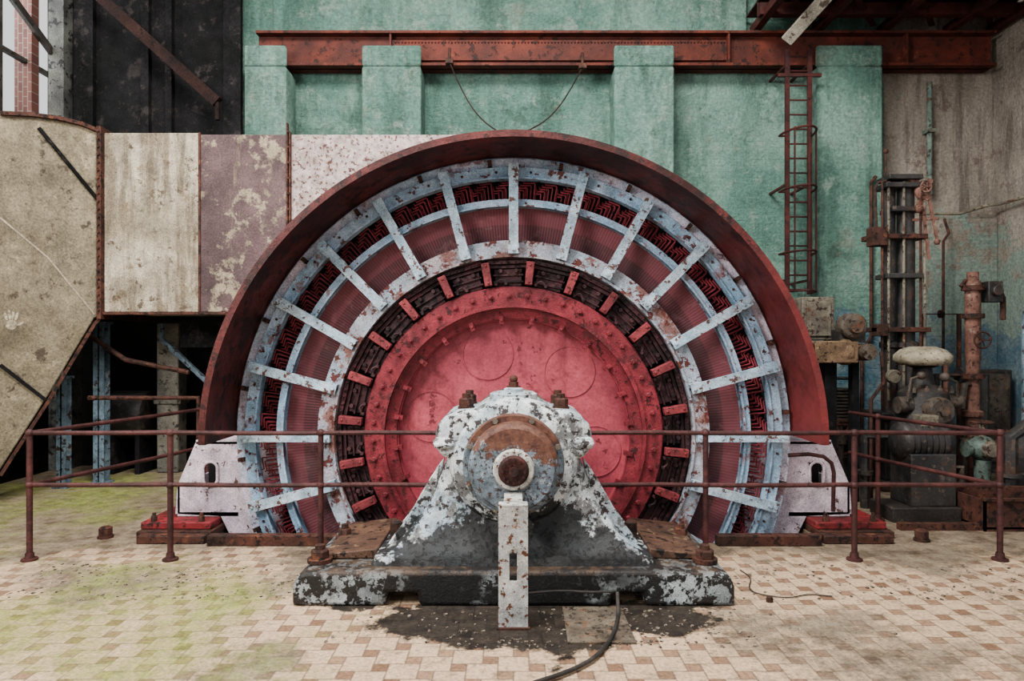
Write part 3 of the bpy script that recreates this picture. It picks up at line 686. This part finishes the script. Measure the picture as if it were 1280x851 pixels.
for sgn in (-1, 1):
    for yy in (4.84, 5.2):
        MB().rings([((sgn*.335, yy, 1.2), .06), ((sgn*.335, yy, 1.25), .06)], 16).rings([((sgn*.335, yy, 1.25), .052), ((sgn*.335, yy, 1.30), .052), ((sgn*.335, yy, 1.31), .04)], 6).cyl((sgn*.335, yy, 1.30), (sgn*.335, yy, 1.34), .03, seg=12).obj('cover_nut', m_rust, pb)
b = MB().lathe([(0, 4.44), (.265, 4.44), (.295, 4.47), (.30, 4.50), (.30, 4.6), (.335, 4.6), (.345, 4.62), (.345, 4.67), (0, 4.67)], 64)
ec = b.obj('end_cap', m_cap, pb)
MB().lathe([(.085, 4.40), (.125, 4.40), (.135, 4.415), (.135, 4.45), (.085, 4.45)], 40).obj('seal_ring', worn('seal_white', '#c2c0b7', '#9d9a92', '#4f2a1e', .57, None, .6, 5), ec)
b = MB().lathe([(0, 4.37), (.085, 4.37), (.10, 4.385), (.10, 4.43), (0, 4.43)], 32)
for q in range(12): t = math.pi*q/6; b.cyl((.072*math.cos(t), 4.37, ZA+.072*math.sin(t)), (.072*math.cos(t), 4.352, ZA+.072*math.sin(t)), .010, seg=6)
b.cyl((0, 4.37, ZA), (0, 4.345, ZA), .03, seg=16)
b.obj('shaft_end', worn('shaft_end_rust', '#431f19', '#2b1613', '#140c0b', .56, None, .6, 6), ec)
for q in range(8):
    t = math.radians(22.5+45*q); x, z_ = .322*math.cos(t), ZA+.322*math.sin(t)
    MB().rings([((x, 4.605, z_), .02), ((x, 4.585, z_), .02)], 6).obj('cap_bolt', m_lightiron, ec)
for sgn in (-1, 1):
    for yr in (4.76, 5.1):
        MB().prism([(sgn*.9, .26), (sgn*.97, .23), (sgn*.6, .23), (sgn*.52, .84), (sgn*.58, .76), (sgn*.65, .64), (sgn*.74, .48), (sgn*.84, .35)], yr, yr+.07).obj('rib', m_white, pb, bevel=.008)
MB().prism([(.06, .56), (.14, .50), (.12, .40), (.09, .44), (.05, .53)], 4.5, 4.62).obj('drain_lug', m_white, pb, bevel=.01)
for (px, py, Yn, r) in ((400, 696, 4.62, .062), (881, 696, 4.62, .062), (431, 670, 5.15, .05), (851, 670, 5.15, .05)):
    MB().rings([((X(px, Yn), Yn, BH-.005), r*1.35), ((X(px, Yn), Yn, BH+.02), r*1.35)], 20).nut((X(px, Yn), Yn, BH+.018), r, .06).obj('anchor_nut', m_rust, pb)
for sgn in (-1, 1):
    for (xx, yy) in ((.77, 5.25), (.85, 4.95)):
        MB().rings([((sgn*xx, yy, .275), .045), ((sgn*xx, yy, .40), .045), ((sgn*xx, yy, .415), .03)], 10).obj('anchor_nut', m_rust, pb)

br = thing('support_bracket', (0, 4.07, 0), 'upright cream painted steel bracket with a slot before the bearing', 'bracket')
bx0, bx1 = X(623, 4.05), X(660, 4.05); zt = Z(634, 4.05)
b = MB().box(bx0, bx1, 4.05, 4.08, 0, .28).box(bx0, bx1, 4.05, 4.08, .45, zt).box(bx0, bx0+.065, 4.05, 4.08, .28, .45).box(bx1-.065, bx1, 4.05, 4.08, .28, .45)
b.box(bx0, bx0+.02, 4.08, 4.16, 0, zt)
b.obj('upright', m_bracket, br)
MB().box(bx0, bx1, 4.05, 4.14, zt, zt+.015).box(bx0+.03, bx1-.03, 4.14, 4.41, zt-.02, zt+.01).obj('top_plate', m_bracket, br, bevel=.004)
MB().box(bx0-.01, bx1+.01, 4.03, 4.2, 0, .012).obj('foot_plate', m_rust, br)

# ------------------------------------------------------------------ railings
RYr = 5.34
def railing(sg, xs_, xe, back, extra_posts, label):
    zT, zM = Z(541, RYr), Z(606, RYr)
    t_ = thing('guard_railing', (sg*2.5, RYr, 0), label, 'railing')
    xc = xs_[0]
    for z_, xend in ((zT, xe[0]), (zM, xe[1])):
        pts = [(xend, RYr, z_)]+[(xend+(xc-xend)*q/6, RYr, z_+.004*math.sin(q*1.9)) for q in range(1, 6)]+[(xc, RYr, z_)]+[(x, y, z_) for x, y in back]
        MB().tube(pts, .018, 10).obj('rail', m_rail, t_)
    for (x, y) in [(x, RYr) for x in xs_]+extra_posts:
        MB().cyl((x, y, 0), (x, y, zT), .022, seg=12).rings([((x, y, 0), .06), ((x, y, .015), .06), ((x, y, .02), .035), ((x, y, .06), .03)], 16).ball((x, y, zT), .032, seg=12, rows=8).ball((x, y, zM), .032, seg=12, rows=8).obj('post', m_rail, t_)
railing(-1, [X(37, RYr), X(213, RYr), X(401, RYr)], (-.53, -.6), [(-3.62, 6.0), (-3.42, 6.8), (-3.32, 7.4)], [(-3.32, 7.4)], 'brown pipe guard railing around the generator')
railing(1, [X(1250, RYr), X(1068, RYr), X(882, RYr)], (.53, .6), [(3.62, 6.0), (3.49, 6.54), (3.42, 6.95)], [(3.49, 6.54)], 'brown pipe guard railing between generator and auxiliary machines')

# ------------------------------------------------------------------ right machinery
GY = 7.9
def gx(p, Y=GY): return X(p, Y)
def gz(p, Y=GY): return Z(p, Y)
gv = thing('control_column', (gx(1130), GY, 0), 'tall dark iron regulating column with twin cylinders and levers', 'machine')
MB().box(gx(1098), gx(1170), GY-.1, GY+.4, 0, .12).box(gx(1104), gx(1160), GY-.05, GY+.35, .12, gz(520)).box(gx(1098), gx(1166), GY-.08, GY+.38, gz(525), gz(515)).obj('pedestal', m_grayiron, gv, bevel=.015)
for (p, r) in ((1117, .075), (1138, .1)):
    x = gx(p); MB().rings([((x, GY+.1, gz(515)), r*1.1), ((x, GY+.1, gz(436)), r*1.1), ((x, GY+.1, gz(434)), r*1.4), ((x, GY+.1, gz(428)), r*1.4), ((x, GY+.1, gz(426)), r), ((x, GY+.1, gz(300)), r), ((x, GY+.1, gz(298)), r*1.3), ((x, GY+.1, gz(292)), r*1.3), ((x, GY+.1, gz(290)), r*.95), ((x, GY+.1, gz(222)), r*.95), ((x, GY+.1, gz(218)), r*.6)], 20).obj('cylinder', m_grayiron, gv)
for p in (1101, 1109, 1128, 1149, 1154): MB().cyl((gx(p), GY-.03, gz(500)), (gx(p), GY-.03, gz(228)), .015, seg=8).obj('rod', m_lightiron if p in (1109, 1128, 1154) else m_rust, gv)
MB().tube([(gx(1096), GY, gz(300)), (gx(1094), GY, gz(235)), (gx(1098), GY, gz(228)), (gx(1108), GY, gz(226))], .014).obj('oil_line', m_rust, gv)
MB().cyl((gx(1113), GY+.1, gz(222)), (gx(1113), GY+.1, gz(186)), .009, seg=8).ball((gx(1113), GY+.1, gz(186)), .03, seg=10, rows=6).obj('spindle', m_rust, gv)
for py, xa, xb in ((222, 1108, 1150), (232, 1104, 1156), (262, 1112, 1150), (296, 1088, 1156), (345, 1106, 1150), (412, 1092, 1160)):
    MB().box(gx(xa), gx(xb), GY-.07, GY+.22, gz(py+3), gz(py-3)).obj('cross_head', m_rust if py in (296, 412) else m_grayiron, gv, bevel=.006)
MB().box(gx(1086), gx(1104), GY-.1, GY+.06, gz(308), gz(285)).obj('guide_box', m_rust, gv, bevel=.006)
MB().box(gx(1092), gx(1106), GY-.08, GY+.05, gz(420), gz(405)).obj('guide_box', m_rust, gv, bevel=.006)
b = MB()
b.bar((gx(1138), GY, gz(222)), (gx(1158), GY-.05, gz(250)), .08, .04, (0, 1, 0)).bar((gx(1160), GY-.05, gz(225)), (gx(1146), GY, gz(262)), .06, .03, (0, 1, 0)).bar((gx(1140), GY, gz(275)), (gx(1170), GY-.05, gz(274)), .03, .03, (0, 1, 0)).bar((gx(1150), GY-.05, gz(258)), (gx(1158), GY-.05, gz(325)), .03, .02, (0, 1, 0)).ball((gx(1151), GY-.03, gz(240)), .09, .05, .1).ball((gx(1145), GY-.05, gz(262)), .05)
b.bar((gx(1158), GY-.05, gz(250)), (gx(1168), GY-.05, gz(300)), .03, .02, (0, 1, 0)).ball((gx(1168), GY-.05, gz(303)), .035)
b.wheel((gx(1150), GY-.12, gz(236)), (0, 1, 0), .06, .01)
b.obj('lever', m_pipepink, gv)
MB().rings([((gx(1108), GY-.12, gz(470)), .08), ((gx(1108), GY-.17, gz(470)), .08), ((gx(1108), GY-.18, gz(470)), .07)], 24).obj('dial_gauge', m_lightiron, gv)

PY = 7.38
pm = thing('oil_pump', (X(1152, PY), PY, 0), 'dark cast iron oil pump with a cream domed cap', 'pump')
x = X(1153, PY)
MB().rings([((x, PY, Z(456, PY)), .25), ((x, PY, Z(450, PY)), .285), ((x, PY, Z(444, PY)), .28), ((x, PY, Z(437, PY)), .22), ((x, PY, Z(433, PY)), .12)], 32).obj('domed_cap', m_cream, pm, ang=60)
MB().rings([((x, PY, 0), .26), ((x, PY, .06), .26), ((x, PY, .08), .2), ((x, PY, .45), .18), ((x, PY, .5), .3), ((x, PY, Z(530, PY)), .31), ((x, PY, Z(520, PY)), .27), ((x, PY, Z(490, PY)), .24), ((x, PY, Z(480, PY)), .12), ((x, PY, Z(460, PY)), .09), ((x, PY, Z(457, PY)), .16)], 32).obj('body', m_grayiron, pm)
m_bgi = worn('brown_gray_iron', '#4b4138', '#342c26', '#1f1611', .56, '#5f3e2b', .57, 3, spec=.35)
for dx in (-.2, .2, -.06, .08): MB().nut((x+dx, PY-.18, Z(486, PY)-.03), .025, .05).obj('hex_nut', m_bgi, pm)
MB().cyl((x-.33, PY-.1, Z(505, PY)), (x-.2, PY-.1, Z(505, PY)), .09, seg=16).obj('side_port', m_bgi, pm)
MB().cyl((x+.2, PY-.1, Z(500, PY)), (x+.33, PY-.1, Z(500, PY)), .08, seg=16).obj('side_port', m_bgi, pm)
MB().rings([((x, PY-.36, Z(510, PY)), .12), ((x, PY-.33, Z(510, PY)), .14), ((x, PY-.2, Z(510, PY)), .14)], 20).cyl((x, PY-.4, Z(510, PY)), (x, PY-.36, Z(510, PY)), .05, seg=6).obj('front_cover', m_bgi, pm)
MB().ball((x+.1, PY-.22, Z(470, PY)), .05).tube([(x+.1, PY-.22, Z(470, PY)), (x+.24, PY-.2, Z(476, PY)), (x+.28, PY-.15, Z(500, PY))], .015).obj('oil_line', m_bgi, pm)
MB().ball((x-.13, PY-.2, Z(468, PY)), .045).tube([(x-.13, PY-.2, Z(468, PY)), (x-.24, PY-.2, Z(472, PY)), (x-.28, PY-.2, Z(500, PY))], .015).obj('oil_line', m_bgi, pm)

mt = thing('auxiliary_motor', (X(1165, 6.7), 6.7, 0), 'dark horizontal auxiliary motor with ribbed casing on plinth', 'motor')
MY = 6.6; zc = Z(553, MY)
b = MB()
xa, xb = X(1125, MY), X(1190, MY)
pr = [((xa, MY+.1, zc), .12), ((xa+.04, MY+.1, zc), .18)]
for q in range(7):
    xx = xa+.06+q*(xb-xa-.1)/7; pr += [((xx, MY+.1, zc), .19), ((xx+.03, MY+.1, zc), .19), ((xx+.035, MY+.1, zc), .17), ((xx+.045, MY+.1, zc), .17)]
pr += [((xb, MY+.1, zc), .15), ((xb+.03, MY+.1, zc), .05)]
b.rings(pr, 28); b.obj('casing', m_grayiron, mt)
MB().box(xa+.05, xb-.02, MY-.1, MY+.27, .14, zc-.1).obj('pedestal', m_grayiron, mt, bevel=.01)
MB().box(xa-.15, xb+.0, MY-.15, MY+.28, 0, .14).obj('plinth', worn('dark_plinth', '#2d2724', '#1e1a18', '#3f352e', .58), mt, bevel=.01)
MB().box(xa+.2, xa+.38, MY-.0, MY+.16, zc+.15, zc+.26).obj('terminal_box', m_lightiron, mt, bevel=.01)

vb = thing('globe_valve', (X(1232, 7.1), 7.1, 0), 'faded gray-green round valve body with bolted flanges', 'valve')
VY = 7.12; x = X(1228, VY); z_ = Z(560, VY)
MB().ball((x, VY, z_), .14, .14, .13).rings([((x-.18, VY, z_), .09), ((x-.155, VY, z_), .09), ((x-.15, VY, z_), .07), ((x+.15, VY, z_), .07), ((x+.155, VY, z_), .09), ((x+.18, VY, z_), .09)], 20).rings([((x, VY, z_-.12), .08), ((x, VY, .05), .07), ((x, VY, .045), .12), ((x, VY, 0), .12)], 20).obj('body', m_green, vb)
MB().cyl((x, VY, z_+.12), (x, VY, z_+.25), .03, seg=10).obj('stem', m_lightiron, vb)
MB().rings([((x, VY-.16, z_), .07), ((x, VY-.12, z_), .09)], 16).obj('cover', m_lightiron, vb)
MB().wheel((x, VY, z_+.27), (0, 0, 1), .1, .012).obj('hand_wheel', m_rust, vb)

Yp = 7.75
sp = thing('standpipe', (X(1216, Yp), Yp, 0), 'rusty pinkish vertical standpipe with flanges and side valve', 'pipe')
x = X(1216, Yp)
def pz(p): return Z(p, Yp)
b = MB().rings([((x, Yp, 0), .13), ((x, Yp, .04), .13), ((x, Yp, .05), .07), ((x, Yp, pz(522)), .07), ((x, Yp, pz(520)), .11), ((x, Yp, pz(514)), .11), ((x, Yp, pz(512)), .07), ((x, Yp, pz(452)), .07), ((x, Yp, pz(450)), .08), ((x, Yp, pz(352)), .08), ((x, Yp, pz(350)), .06), ((x, Yp, pz(340)), .06)], 20)
b.obj('pipe', m_pipepink, sp)
for py in (395, 360, 470): MB().rings([((x, Yp, pz(py+3)), .115), ((x, Yp, pz(py-3)), .115)], 20).obj('flange', m_rust, sp)
MB().tube([(x, Yp, pz(360)), (gx(1236), Yp, pz(360)), (gx(1242), Yp, pz(372)), (gx(1242), Yp, pz(400))], .03).obj('branch_pipe', m_rust, sp)
MB().tube([(x, Yp, pz(356)), (gx(1196), Yp, pz(350)), (gx(1190), Yp, pz(358))], .02).obj('branch_pipe', m_rust, sp)
MB().tube([(x, Yp, pz(480)), (gx(1192), Yp-.05, pz(480)), (gx(1188), Yp-.05, pz(510))], .035).obj('branch_pipe', m_bgi, sp)
MB().box(X(1230, Yp), X(1248, Yp), Yp-.08, Yp+.05, pz(378), pz(352)).cyl((X(1238, Yp), Yp-.14, pz(364)), (X(1238, Yp), Yp-.08, pz(364)), .06, seg=16).obj('side_valve', m_grayiron, sp, bevel=.008)
MB().wheel((x, Yp-.16, pz(425)), (0, 1, 0), .09, .011).obj('hand_wheel', m_rust, sp)

CYb = 7.7
cb_ = thing('relay_cabinet', (X(1022, CYb), CYb, 0), 'rust-stained gray metal relay cabinet on legs', 'cabinet')
MB().box(X(1003, CYb), X(1043, CYb), CYb, CYb+.3, Z(425, CYb), Z(371, CYb)).obj('body', m_lightiron, cb_, bevel=.01)
MB().box(X(1008, CYb), X(1038, CYb), CYb-.02, CYb-.002, Z(420, CYb), Z(377, CYb)).obj('door', m_lightiron, cb_, bevel=.006)
for p in (1008, 1038): MB().box(X(p, CYb)-.03, X(p, CYb)+.03, CYb+.05, CYb+.11, 0, Z(425, CYb)).obj('leg', m_black, cb_)
SVY = 7.3
sv = thing('servomotor', (X(1050, SVY), SVY, 0), 'horizontal tan servomotor cylinder with gray end disc', 'motor')
b = MB().rings([((X(1013, SVY), SVY, Z(440, SVY)), .12), ((X(1050, SVY), SVY, Z(440, SVY)), .12), ((X(1052, SVY), SVY, Z(440, SVY)), .14), ((X(1060, SVY), SVY, Z(440, SVY)), .14), ((X(1062, SVY), SVY, Z(440, SVY)), .09), ((X(1088, SVY), SVY, Z(440, SVY)), .09), ((X(1090, SVY), SVY, Z(440, SVY)), .06)], 24)
b.box(X(1013, SVY), X(1066, SVY), SVY-.12, SVY+.1, Z(453, SVY), Z(427, SVY))
b.obj('cylinder', worn('tan_iron', '#725a43', '#564330', '#2a1e15', .57, '#897556', .6, 2.5), sv, bevel=.006)
m_dg = worn('rusty_gray_disc', '#5c5246', '#403730', '#241811', .56, '#6a4530', .57, 3)
MB().rings([((X(1065, SVY), SVY+.1, Z(408, SVY)), .14), ((X(1065, SVY), SVY-.05, Z(408, SVY)), .14), ((X(1065, SVY), SVY-.07, Z(408, SVY)), .12), ((X(1065, SVY), SVY-.075, Z(408, SVY)), .08), ((X(1065, SVY), SVY-.12, Z(408, SVY)), .07)], 24).obj('end_disc', m_dg, sv)
MB().rings([((X(1077, SVY), SVY-.09, Z(440, SVY)), .09), ((X(1077, SVY), SVY-.18, Z(440, SVY)), .08)], 20).obj('end_disc', m_dg, sv)
MB().box(X(1050, SVY), X(1082, SVY), SVY, SVY+.2, Z(428, SVY), Z(412, SVY)).obj('mount', m_grayiron, sv)
MB().box(X(1030, SVY), X(1045, SVY), SVY-.02, SVY+.12, 0, Z(453, SVY)).obj('stand', m_black, sv)
MB().box(X(1066, SVY), X(1074, SVY), SVY, SVY+.1, 0, Z(447, SVY)).obj('stand', m_black, sv)
KY = 8.3
kp = thing('compressor', (X(1048, KY), KY, 0), 'dark greasy compressor with flywheel and finned cylinder', 'compressor')
MB().box(X(1025, KY), X(1068, KY), KY-.1, KY+.3, 0, .35).box(X(1029, KY), X(1064, KY), KY-.08, KY+.25, .35, Z(520, KY)).obj('crankcase', m_grayiron, kp, bevel=.03)
pr = []
for q in range(9): pr += [((X(1050, KY), KY+.05, Z(520, KY)+q*.04), .14), ((X(1050, KY), KY+.05, Z(520, KY)+q*.04+.018), .14), ((X(1050, KY), KY+.05, Z(520, KY)+q*.04+.02), .11)]
MB().rings(pr, 20).obj('finned_cylinder', m_bgi, kp)
MB().wheel((X(1046, KY), KY-.15, Z(545, KY)), (0, 1, 0), .2, .025, 6).obj('flywheel', m_rust, kp)

def pw(pts, r, mat, label, fl=()):
    b = MB().tube(pts, r, 10)
    for i_ in fl:
        p = Vector(pts[i_]); q = Vector(pts[i_+1]); d = (q-p).normalized(); m_ = (p+q)/2; b.rings([(m_-d*.02, r*1.8), (m_+d*.02, r*1.8)], 14)
    return b.obj('pipework', mat, label=label, cat='pipe')
pw([(X(1035, 8.15), 8.8, 0), (X(1035, 8.15), 8.8, 1.25), (X(1100, 8.15), 8.8, 1.25), (X(1100, 8.15), 8.8, 0)], .05, m_grayiron, 'dark iron pipe loop standing behind the compressor', (0, 1))
pw([(X(1078, 7.1), 7.05, 0), (X(1078, 7.1), 7.05, Z(545, 7.1)), (X(1110, 7.1), 7.05, Z(545, 7.1))], .045, m_grayiron, 'short dark iron pipe bend near the oil pump', (0,))
pw([(X(1092, 7.2), 7.25, 0), (X(1092, 7.2), 7.25, Z(500, 7.2)), (X(1108, 7.2), 7.25, Z(478, 7.2)), (X(1108, 7.2), 7.3, Z(440, 7.2))], .02, m_rust, 'thin rusty riser pipe beside the oil pump')
pw([(X(1182, 8.2), 8.4, 0), (X(1182, 8.2), 8.4, Z(470, 8.2)), (X(1245, 8.2), 8.4, Z(470, 8.2)), (X(1245, 8.2), 8.4, 0)], .055, m_grayiron, 'dark iron pipe loop behind the standpipe', (0, 1))
pw([(X(1254, 7), 6.9, 0), (X(1254, 7), 6.9, Z(545, 7)), (X(1275, 7), 6.9, Z(530, 7)), (X(1310, 7), 6.9, Z(530, 7)), (X(1310, 7), 6.9, 0)], .07, m_grayiron, 'thick dark iron pipe elbow near the room corner', (0, 2))
pw([(X(1262, 8), 7.75, 0), (X(1262, 8), 7.75, Z(400, 8)), (X(1272, 8), 7.75, Z(330, 8)), (X(1300, 8), 7.75, Z(325, 8)), (X(1300, 8), 7.75, 0)], .04, m_bluepost, 'upright blue-gray pipe by the side wall')
pw([(X(1160, 8.8), 8.9, 0), (X(1160, 8.8), 8.9, Z(392, 8.8)), (X(1205, 8.8), 8.9, Z(392, 8.8)), (X(1205, 8.8), 8.9, 0)], .03, m_rust, 'thin rusty pipe loop against the painted wall', (1,))
pw([(X(1082, 8.9), 9.0, 0), (X(1082, 8.9), 9.0, Z(440, 8.9)), (X(1094, 8.9), 9.0, Z(420, 8.9)), (X(1094, 8.9), 9.0, Z(225, 8.9)), (X(1100, 8.9), 9.0, Z(218, 8.9))], .022, m_rust, 'tall thin rusty riser pipe before the green pilaster')
pw([(X(1172, 7.9), 8.1, 0), (X(1172, 7.9), 8.1, Z(455, 7.9)), (X(1196, 7.9), 8.1, Z(440, 7.9)), (X(1196, 7.9), 8.1, 0)], .028, m_pipepink, 'rusty pink pipe hoop between pump and standpipe', (0,))
pw([(X(1185, 9.1), 9.2, 0), (X(1185, 9.1), 9.2, Z(300, 9.1)), (X(1192, 9.1), 9.2, Z(290, 9.1)), (X(1192, 9.1), 9.3, Z(270, 9.1))], .018, m_rust, 'thin rusty riser pipe up the stained wall')
pw([(X(1178, 7.0), 7.05, 0), (X(1178, 7.0), 7.05, Z(585, 7)), (X(1205, 7.0), 7.05, Z(585, 7)), (X(1205, 7), 7.05, 0)], .035, m_bgi, 'low greasy pipe hoop between pump and valve', (1,))
VS = Vector((4.0, 7.02, 0))
vst = thing('valve_stand', VS, 'small rusty stem valve on a floor stand', 'valve', 'small valves among the machines')
b = MB().rings([((4.0, 7.02, 0), .07), ((4.0, 7.02, .02), .07), ((4.0, 7.02, .025), .028), ((4.0, 7.02, .55), .028), ((4.0, 7.02, .56), .055), ((4.0, 7.02, .66), .055), ((4.0, 7.02, .67), .015), ((4.0, 7.02, .78), .015)], 14)
parts = [b.obj('body', m_bgi, vst), MB().wheel((4.0, 7.02, .78), (0, 0, 1), .08, .01).obj('hand_wheel', m_rust, vst)]
for (x_, y_) in ((4.92, 7.45), (3.72, 7.75), (5.1, 7.1)):
    nt = thing('valve_stand', (x_, y_, 0), 'small rusty stem valve on a floor stand', 'valve', 'small valves among the machines')
    for p_ in parts: rep(p_, p_.name.split('.')[0], Matrix.Translation(Vector((x_, y_, 0))-VS) @ W[p_.name], nt)
sb = thing('switch_box', (X(1240, 9), 8.9, 0), 'dark steel switch cabinet against the painted wall', 'cabinet')
MB().box(X(1215, 9), X(1262, 9), 8.95, 9.25, 0, Z(462, 9)).obj('body', m_grayiron, sb, bevel=.012)
MB().box(X(1219, 9), X(1258, 9), 8.925, 8.948, .15, Z(467, 9)).obj('door', m_bgi, sb, bevel=.006)
MB().box(X(1110, 6.4), X(1222, 6.3), 6.18, 6.26, 0, .06).obj('floor_channel', m_rust, label='rusty steel channel laid on the floor by the motor', cat='steel channel')
BYb = 6.15
bx = thing('rusty_trough', (X(1265, BYb), BYb, 0), 'low brown rusty steel trough on the tiled floor', 'trough')
x0, x1 = X(1228, BYb)+.02, X(1228, BYb)+.9; h = .28
MB().box(x0, x1, BYb, BYb+.02, .0, h).box(x0, x1, BYb+.5, BYb+.52, 0, h).box(x0, x0+.02, BYb, BYb+.52, 0, h).box(x1-.02, x1, BYb, BYb+.52, 0, h).box(x0, x1, BYb, BYb+.52, .02, .04).obj('shell', m_rust, bx)
MB().box(x0-.02, x1+.02, BYb-.03, BYb+.02, h, h+.02).obj('rim', m_rust, bx)
MB().box(x0-.02, x1+.02, BYb+.5, BYb+.55, h, h+.02).obj('rim', m_rust, bx)
MB().rings([((5.45, 7.3, 0), .2), ((5.45, 7.3, .5), .2), ((5.45, 7.3, .55), .14), ((5.45, 7.3, .7), .12)], 24).obj('pressure_vessel', m_grayiron, label='dark squat iron vessel standing near the side wall', cat='tank')

# ------------------------------------------------------------------ floor items
b = MB()
PZq = [(X(703, 4.37), 4.37), (X(776, 4.37), 4.37), (X(796, 3.84), 3.84), (X(710, 3.84), 3.84)]
b.add([(x, y, .0) for x, y in PZq]+[(x, y, .012) for x, y in PZq], [(0, 1, 2, 3), (4, 5, 6, 7), (0, 1, 5, 4), (1, 2, 6, 5), (2, 3, 7, 6), (3, 0, 4, 7)])
b.obj('floor_hatch', worn('hatch_gray', '#5f5548', '#493f35', '#2a221c', .56, '#694f3a', .56, 4), label='small gray rusty steel hatch plate on the tiles', cat='hatch cover')
def fl(px, py, z=0.02): Y = F*(CAMZ-z)/(py-CY); return (X(px, Y), Y, z)
pts = [(X(772, 4.36), 4.37, .10)]+[fl(*p) for p in ((773, 766), (771, 780), (765, 796), (755, 810), (742, 823), (722, 834), (700, 843), (672, 852), (640, 862))]
def smooth(P, it=2):
    P = [Vector(p) for p in P]
    for _ in range(it):
        Q = [P[0]]
        for a, c_ in zip(P[:-1], P[1:]): Q += [a.lerp(c_, .25), a.lerp(c_, .75)]
        P = Q+[P[-1]]
    return P
MB().tube(smooth(pts), .012, 10).obj('rubber_hose', m_hose, label='gray rubber cable snaking over tiles from the bearing base', cat='cable')
pts = [(X(660, 4.36), 4.36, .10), (X(700, 4.36), 4.365, .115), (X(740, 4.36), 4.36, .105), (X(765, 4.36), 4.355, .112)]
MB().tube(smooth(pts), .008, 8).obj('thin_cable', m_hose, label='thin dark cable along the front of the bearing base', cat='cable')
pts = [fl(*p, .008) for p in ((925, 712), (940, 722), (935, 735), (945, 742), (985, 748), (1010, 742), (1040, 745))]
MB().tube(smooth(pts), .004, 6).obj('thin_cable', m_hose, label='thin loose wire lying on the tiled floor', cat='cable')
for (px, py, r) in ((1152, 676, .055), (1123, 647, .05), (132, 672, .055), (962, 752, .02)):
    p = fl(px, py, 0)
    MB().rings([((p[0], p[1], 0), r*1.2), ((p[0], p[1], .02), r*1.2), ((p[0], p[1], .02), r), ((p[0], p[1], .08*r/.05), r), ((p[0], p[1], .09*r/.05), r*.7)], 8).obj('floor_bolt', m_rust, label='rusty loose bolt head standing on the floor tiles', cat='bolt', group='rusty bolts on the floor')
b = MB()
for q in range(900):
    t = random.random()
    if t < .4: x, y = random.gauss(.4, .6), random.uniform(3.8, 4.36)
    elif t < .7: x, y = random.uniform(-3.6, -1.5), random.uniform(4.5, 5.25)
    else: x, y = random.uniform(1.5, 4.2), random.uniform(4.5, 5.25)
    if abs(x) < 1.45 and y > 4.38: continue
    if abs(x) < .15 and y > 3.95: continue
    s_ = random.uniform(.003, .012); a = random.random()*3.1
    b.obox((x, y, s_*.3), (s_*math.cos(a), s_*math.sin(a), 0), (-s_*.7*math.sin(a), s_*.7*math.cos(a), 0), (0, 0, s_*.3))
b.obj('debris', worn('debris_mix', '#5f5347', '#978a78', '#281f1a', .52, None, .6, 6), label='scattered paint flakes and rubble crumbs on the floor', cat='debris', kind='stuff')

# ------------------------------------------------------------------ light, world, camera
w = bpy.data.worlds.new('world'); bpy.context.scene.world = w; w.use_nodes = True
bg = w.node_tree.nodes['Background']; bg.inputs[0].default_value = (.97, .98, 1.0, 1); bg.inputs[1].default_value = 1.15
def area(name, loc, target, size, e, colr=(1, 1, 1), sy=None):
    L = bpy.data.lights.new(name, 'AREA'); L.energy = e; L.size = size; L.color = colr
    if sy: L.shape = 'RECTANGLE'; L.size_y = sy
    o = bpy.data.objects.new(name, L); col.objects.link(o); o.location = loc
    o.rotation_euler = (Vector(target)-Vector(loc)).to_track_quat('-Z', 'Y').to_euler(); o['label'] = 'added soft area light standing in for daylight'; o['category'] = 'light'; return o
area('overhead_fill', (-.8, 3.2, 8.5), (0, 7, 1.5), 3.5, 1750, (1, .98, .94), 2.2)  # added overhead fill lamp, no roof opening is modelled for it
area('left_area_light', (-6.6, 8.3, 6), (0, 7.5, 2), 1.6, 160, (.95, .98, 1))  # stands at the window opening in the left wall
area('left_area_light', (-5.5, .5, 5.5), (-.5, 6, 1.0), 2.2, 950, (1, .98, .95))  # added front-left fill lamp, no window stands here
cam = bpy.data.cameras.new('camera'); co = bpy.data.objects.new('camera', cam); col.objects.link(co)
cam.sensor_width = 36; cam.lens = F/1280*36; co.location = (0, 0, CAMZ); co.rotation_euler = (math.pi/2, 0, 0)
cam.shift_y = (CY-425.5)/1280; cam.shift_x = -(CX-640)/1280; cam.clip_start = .05
bpy.context.scene.camera = co
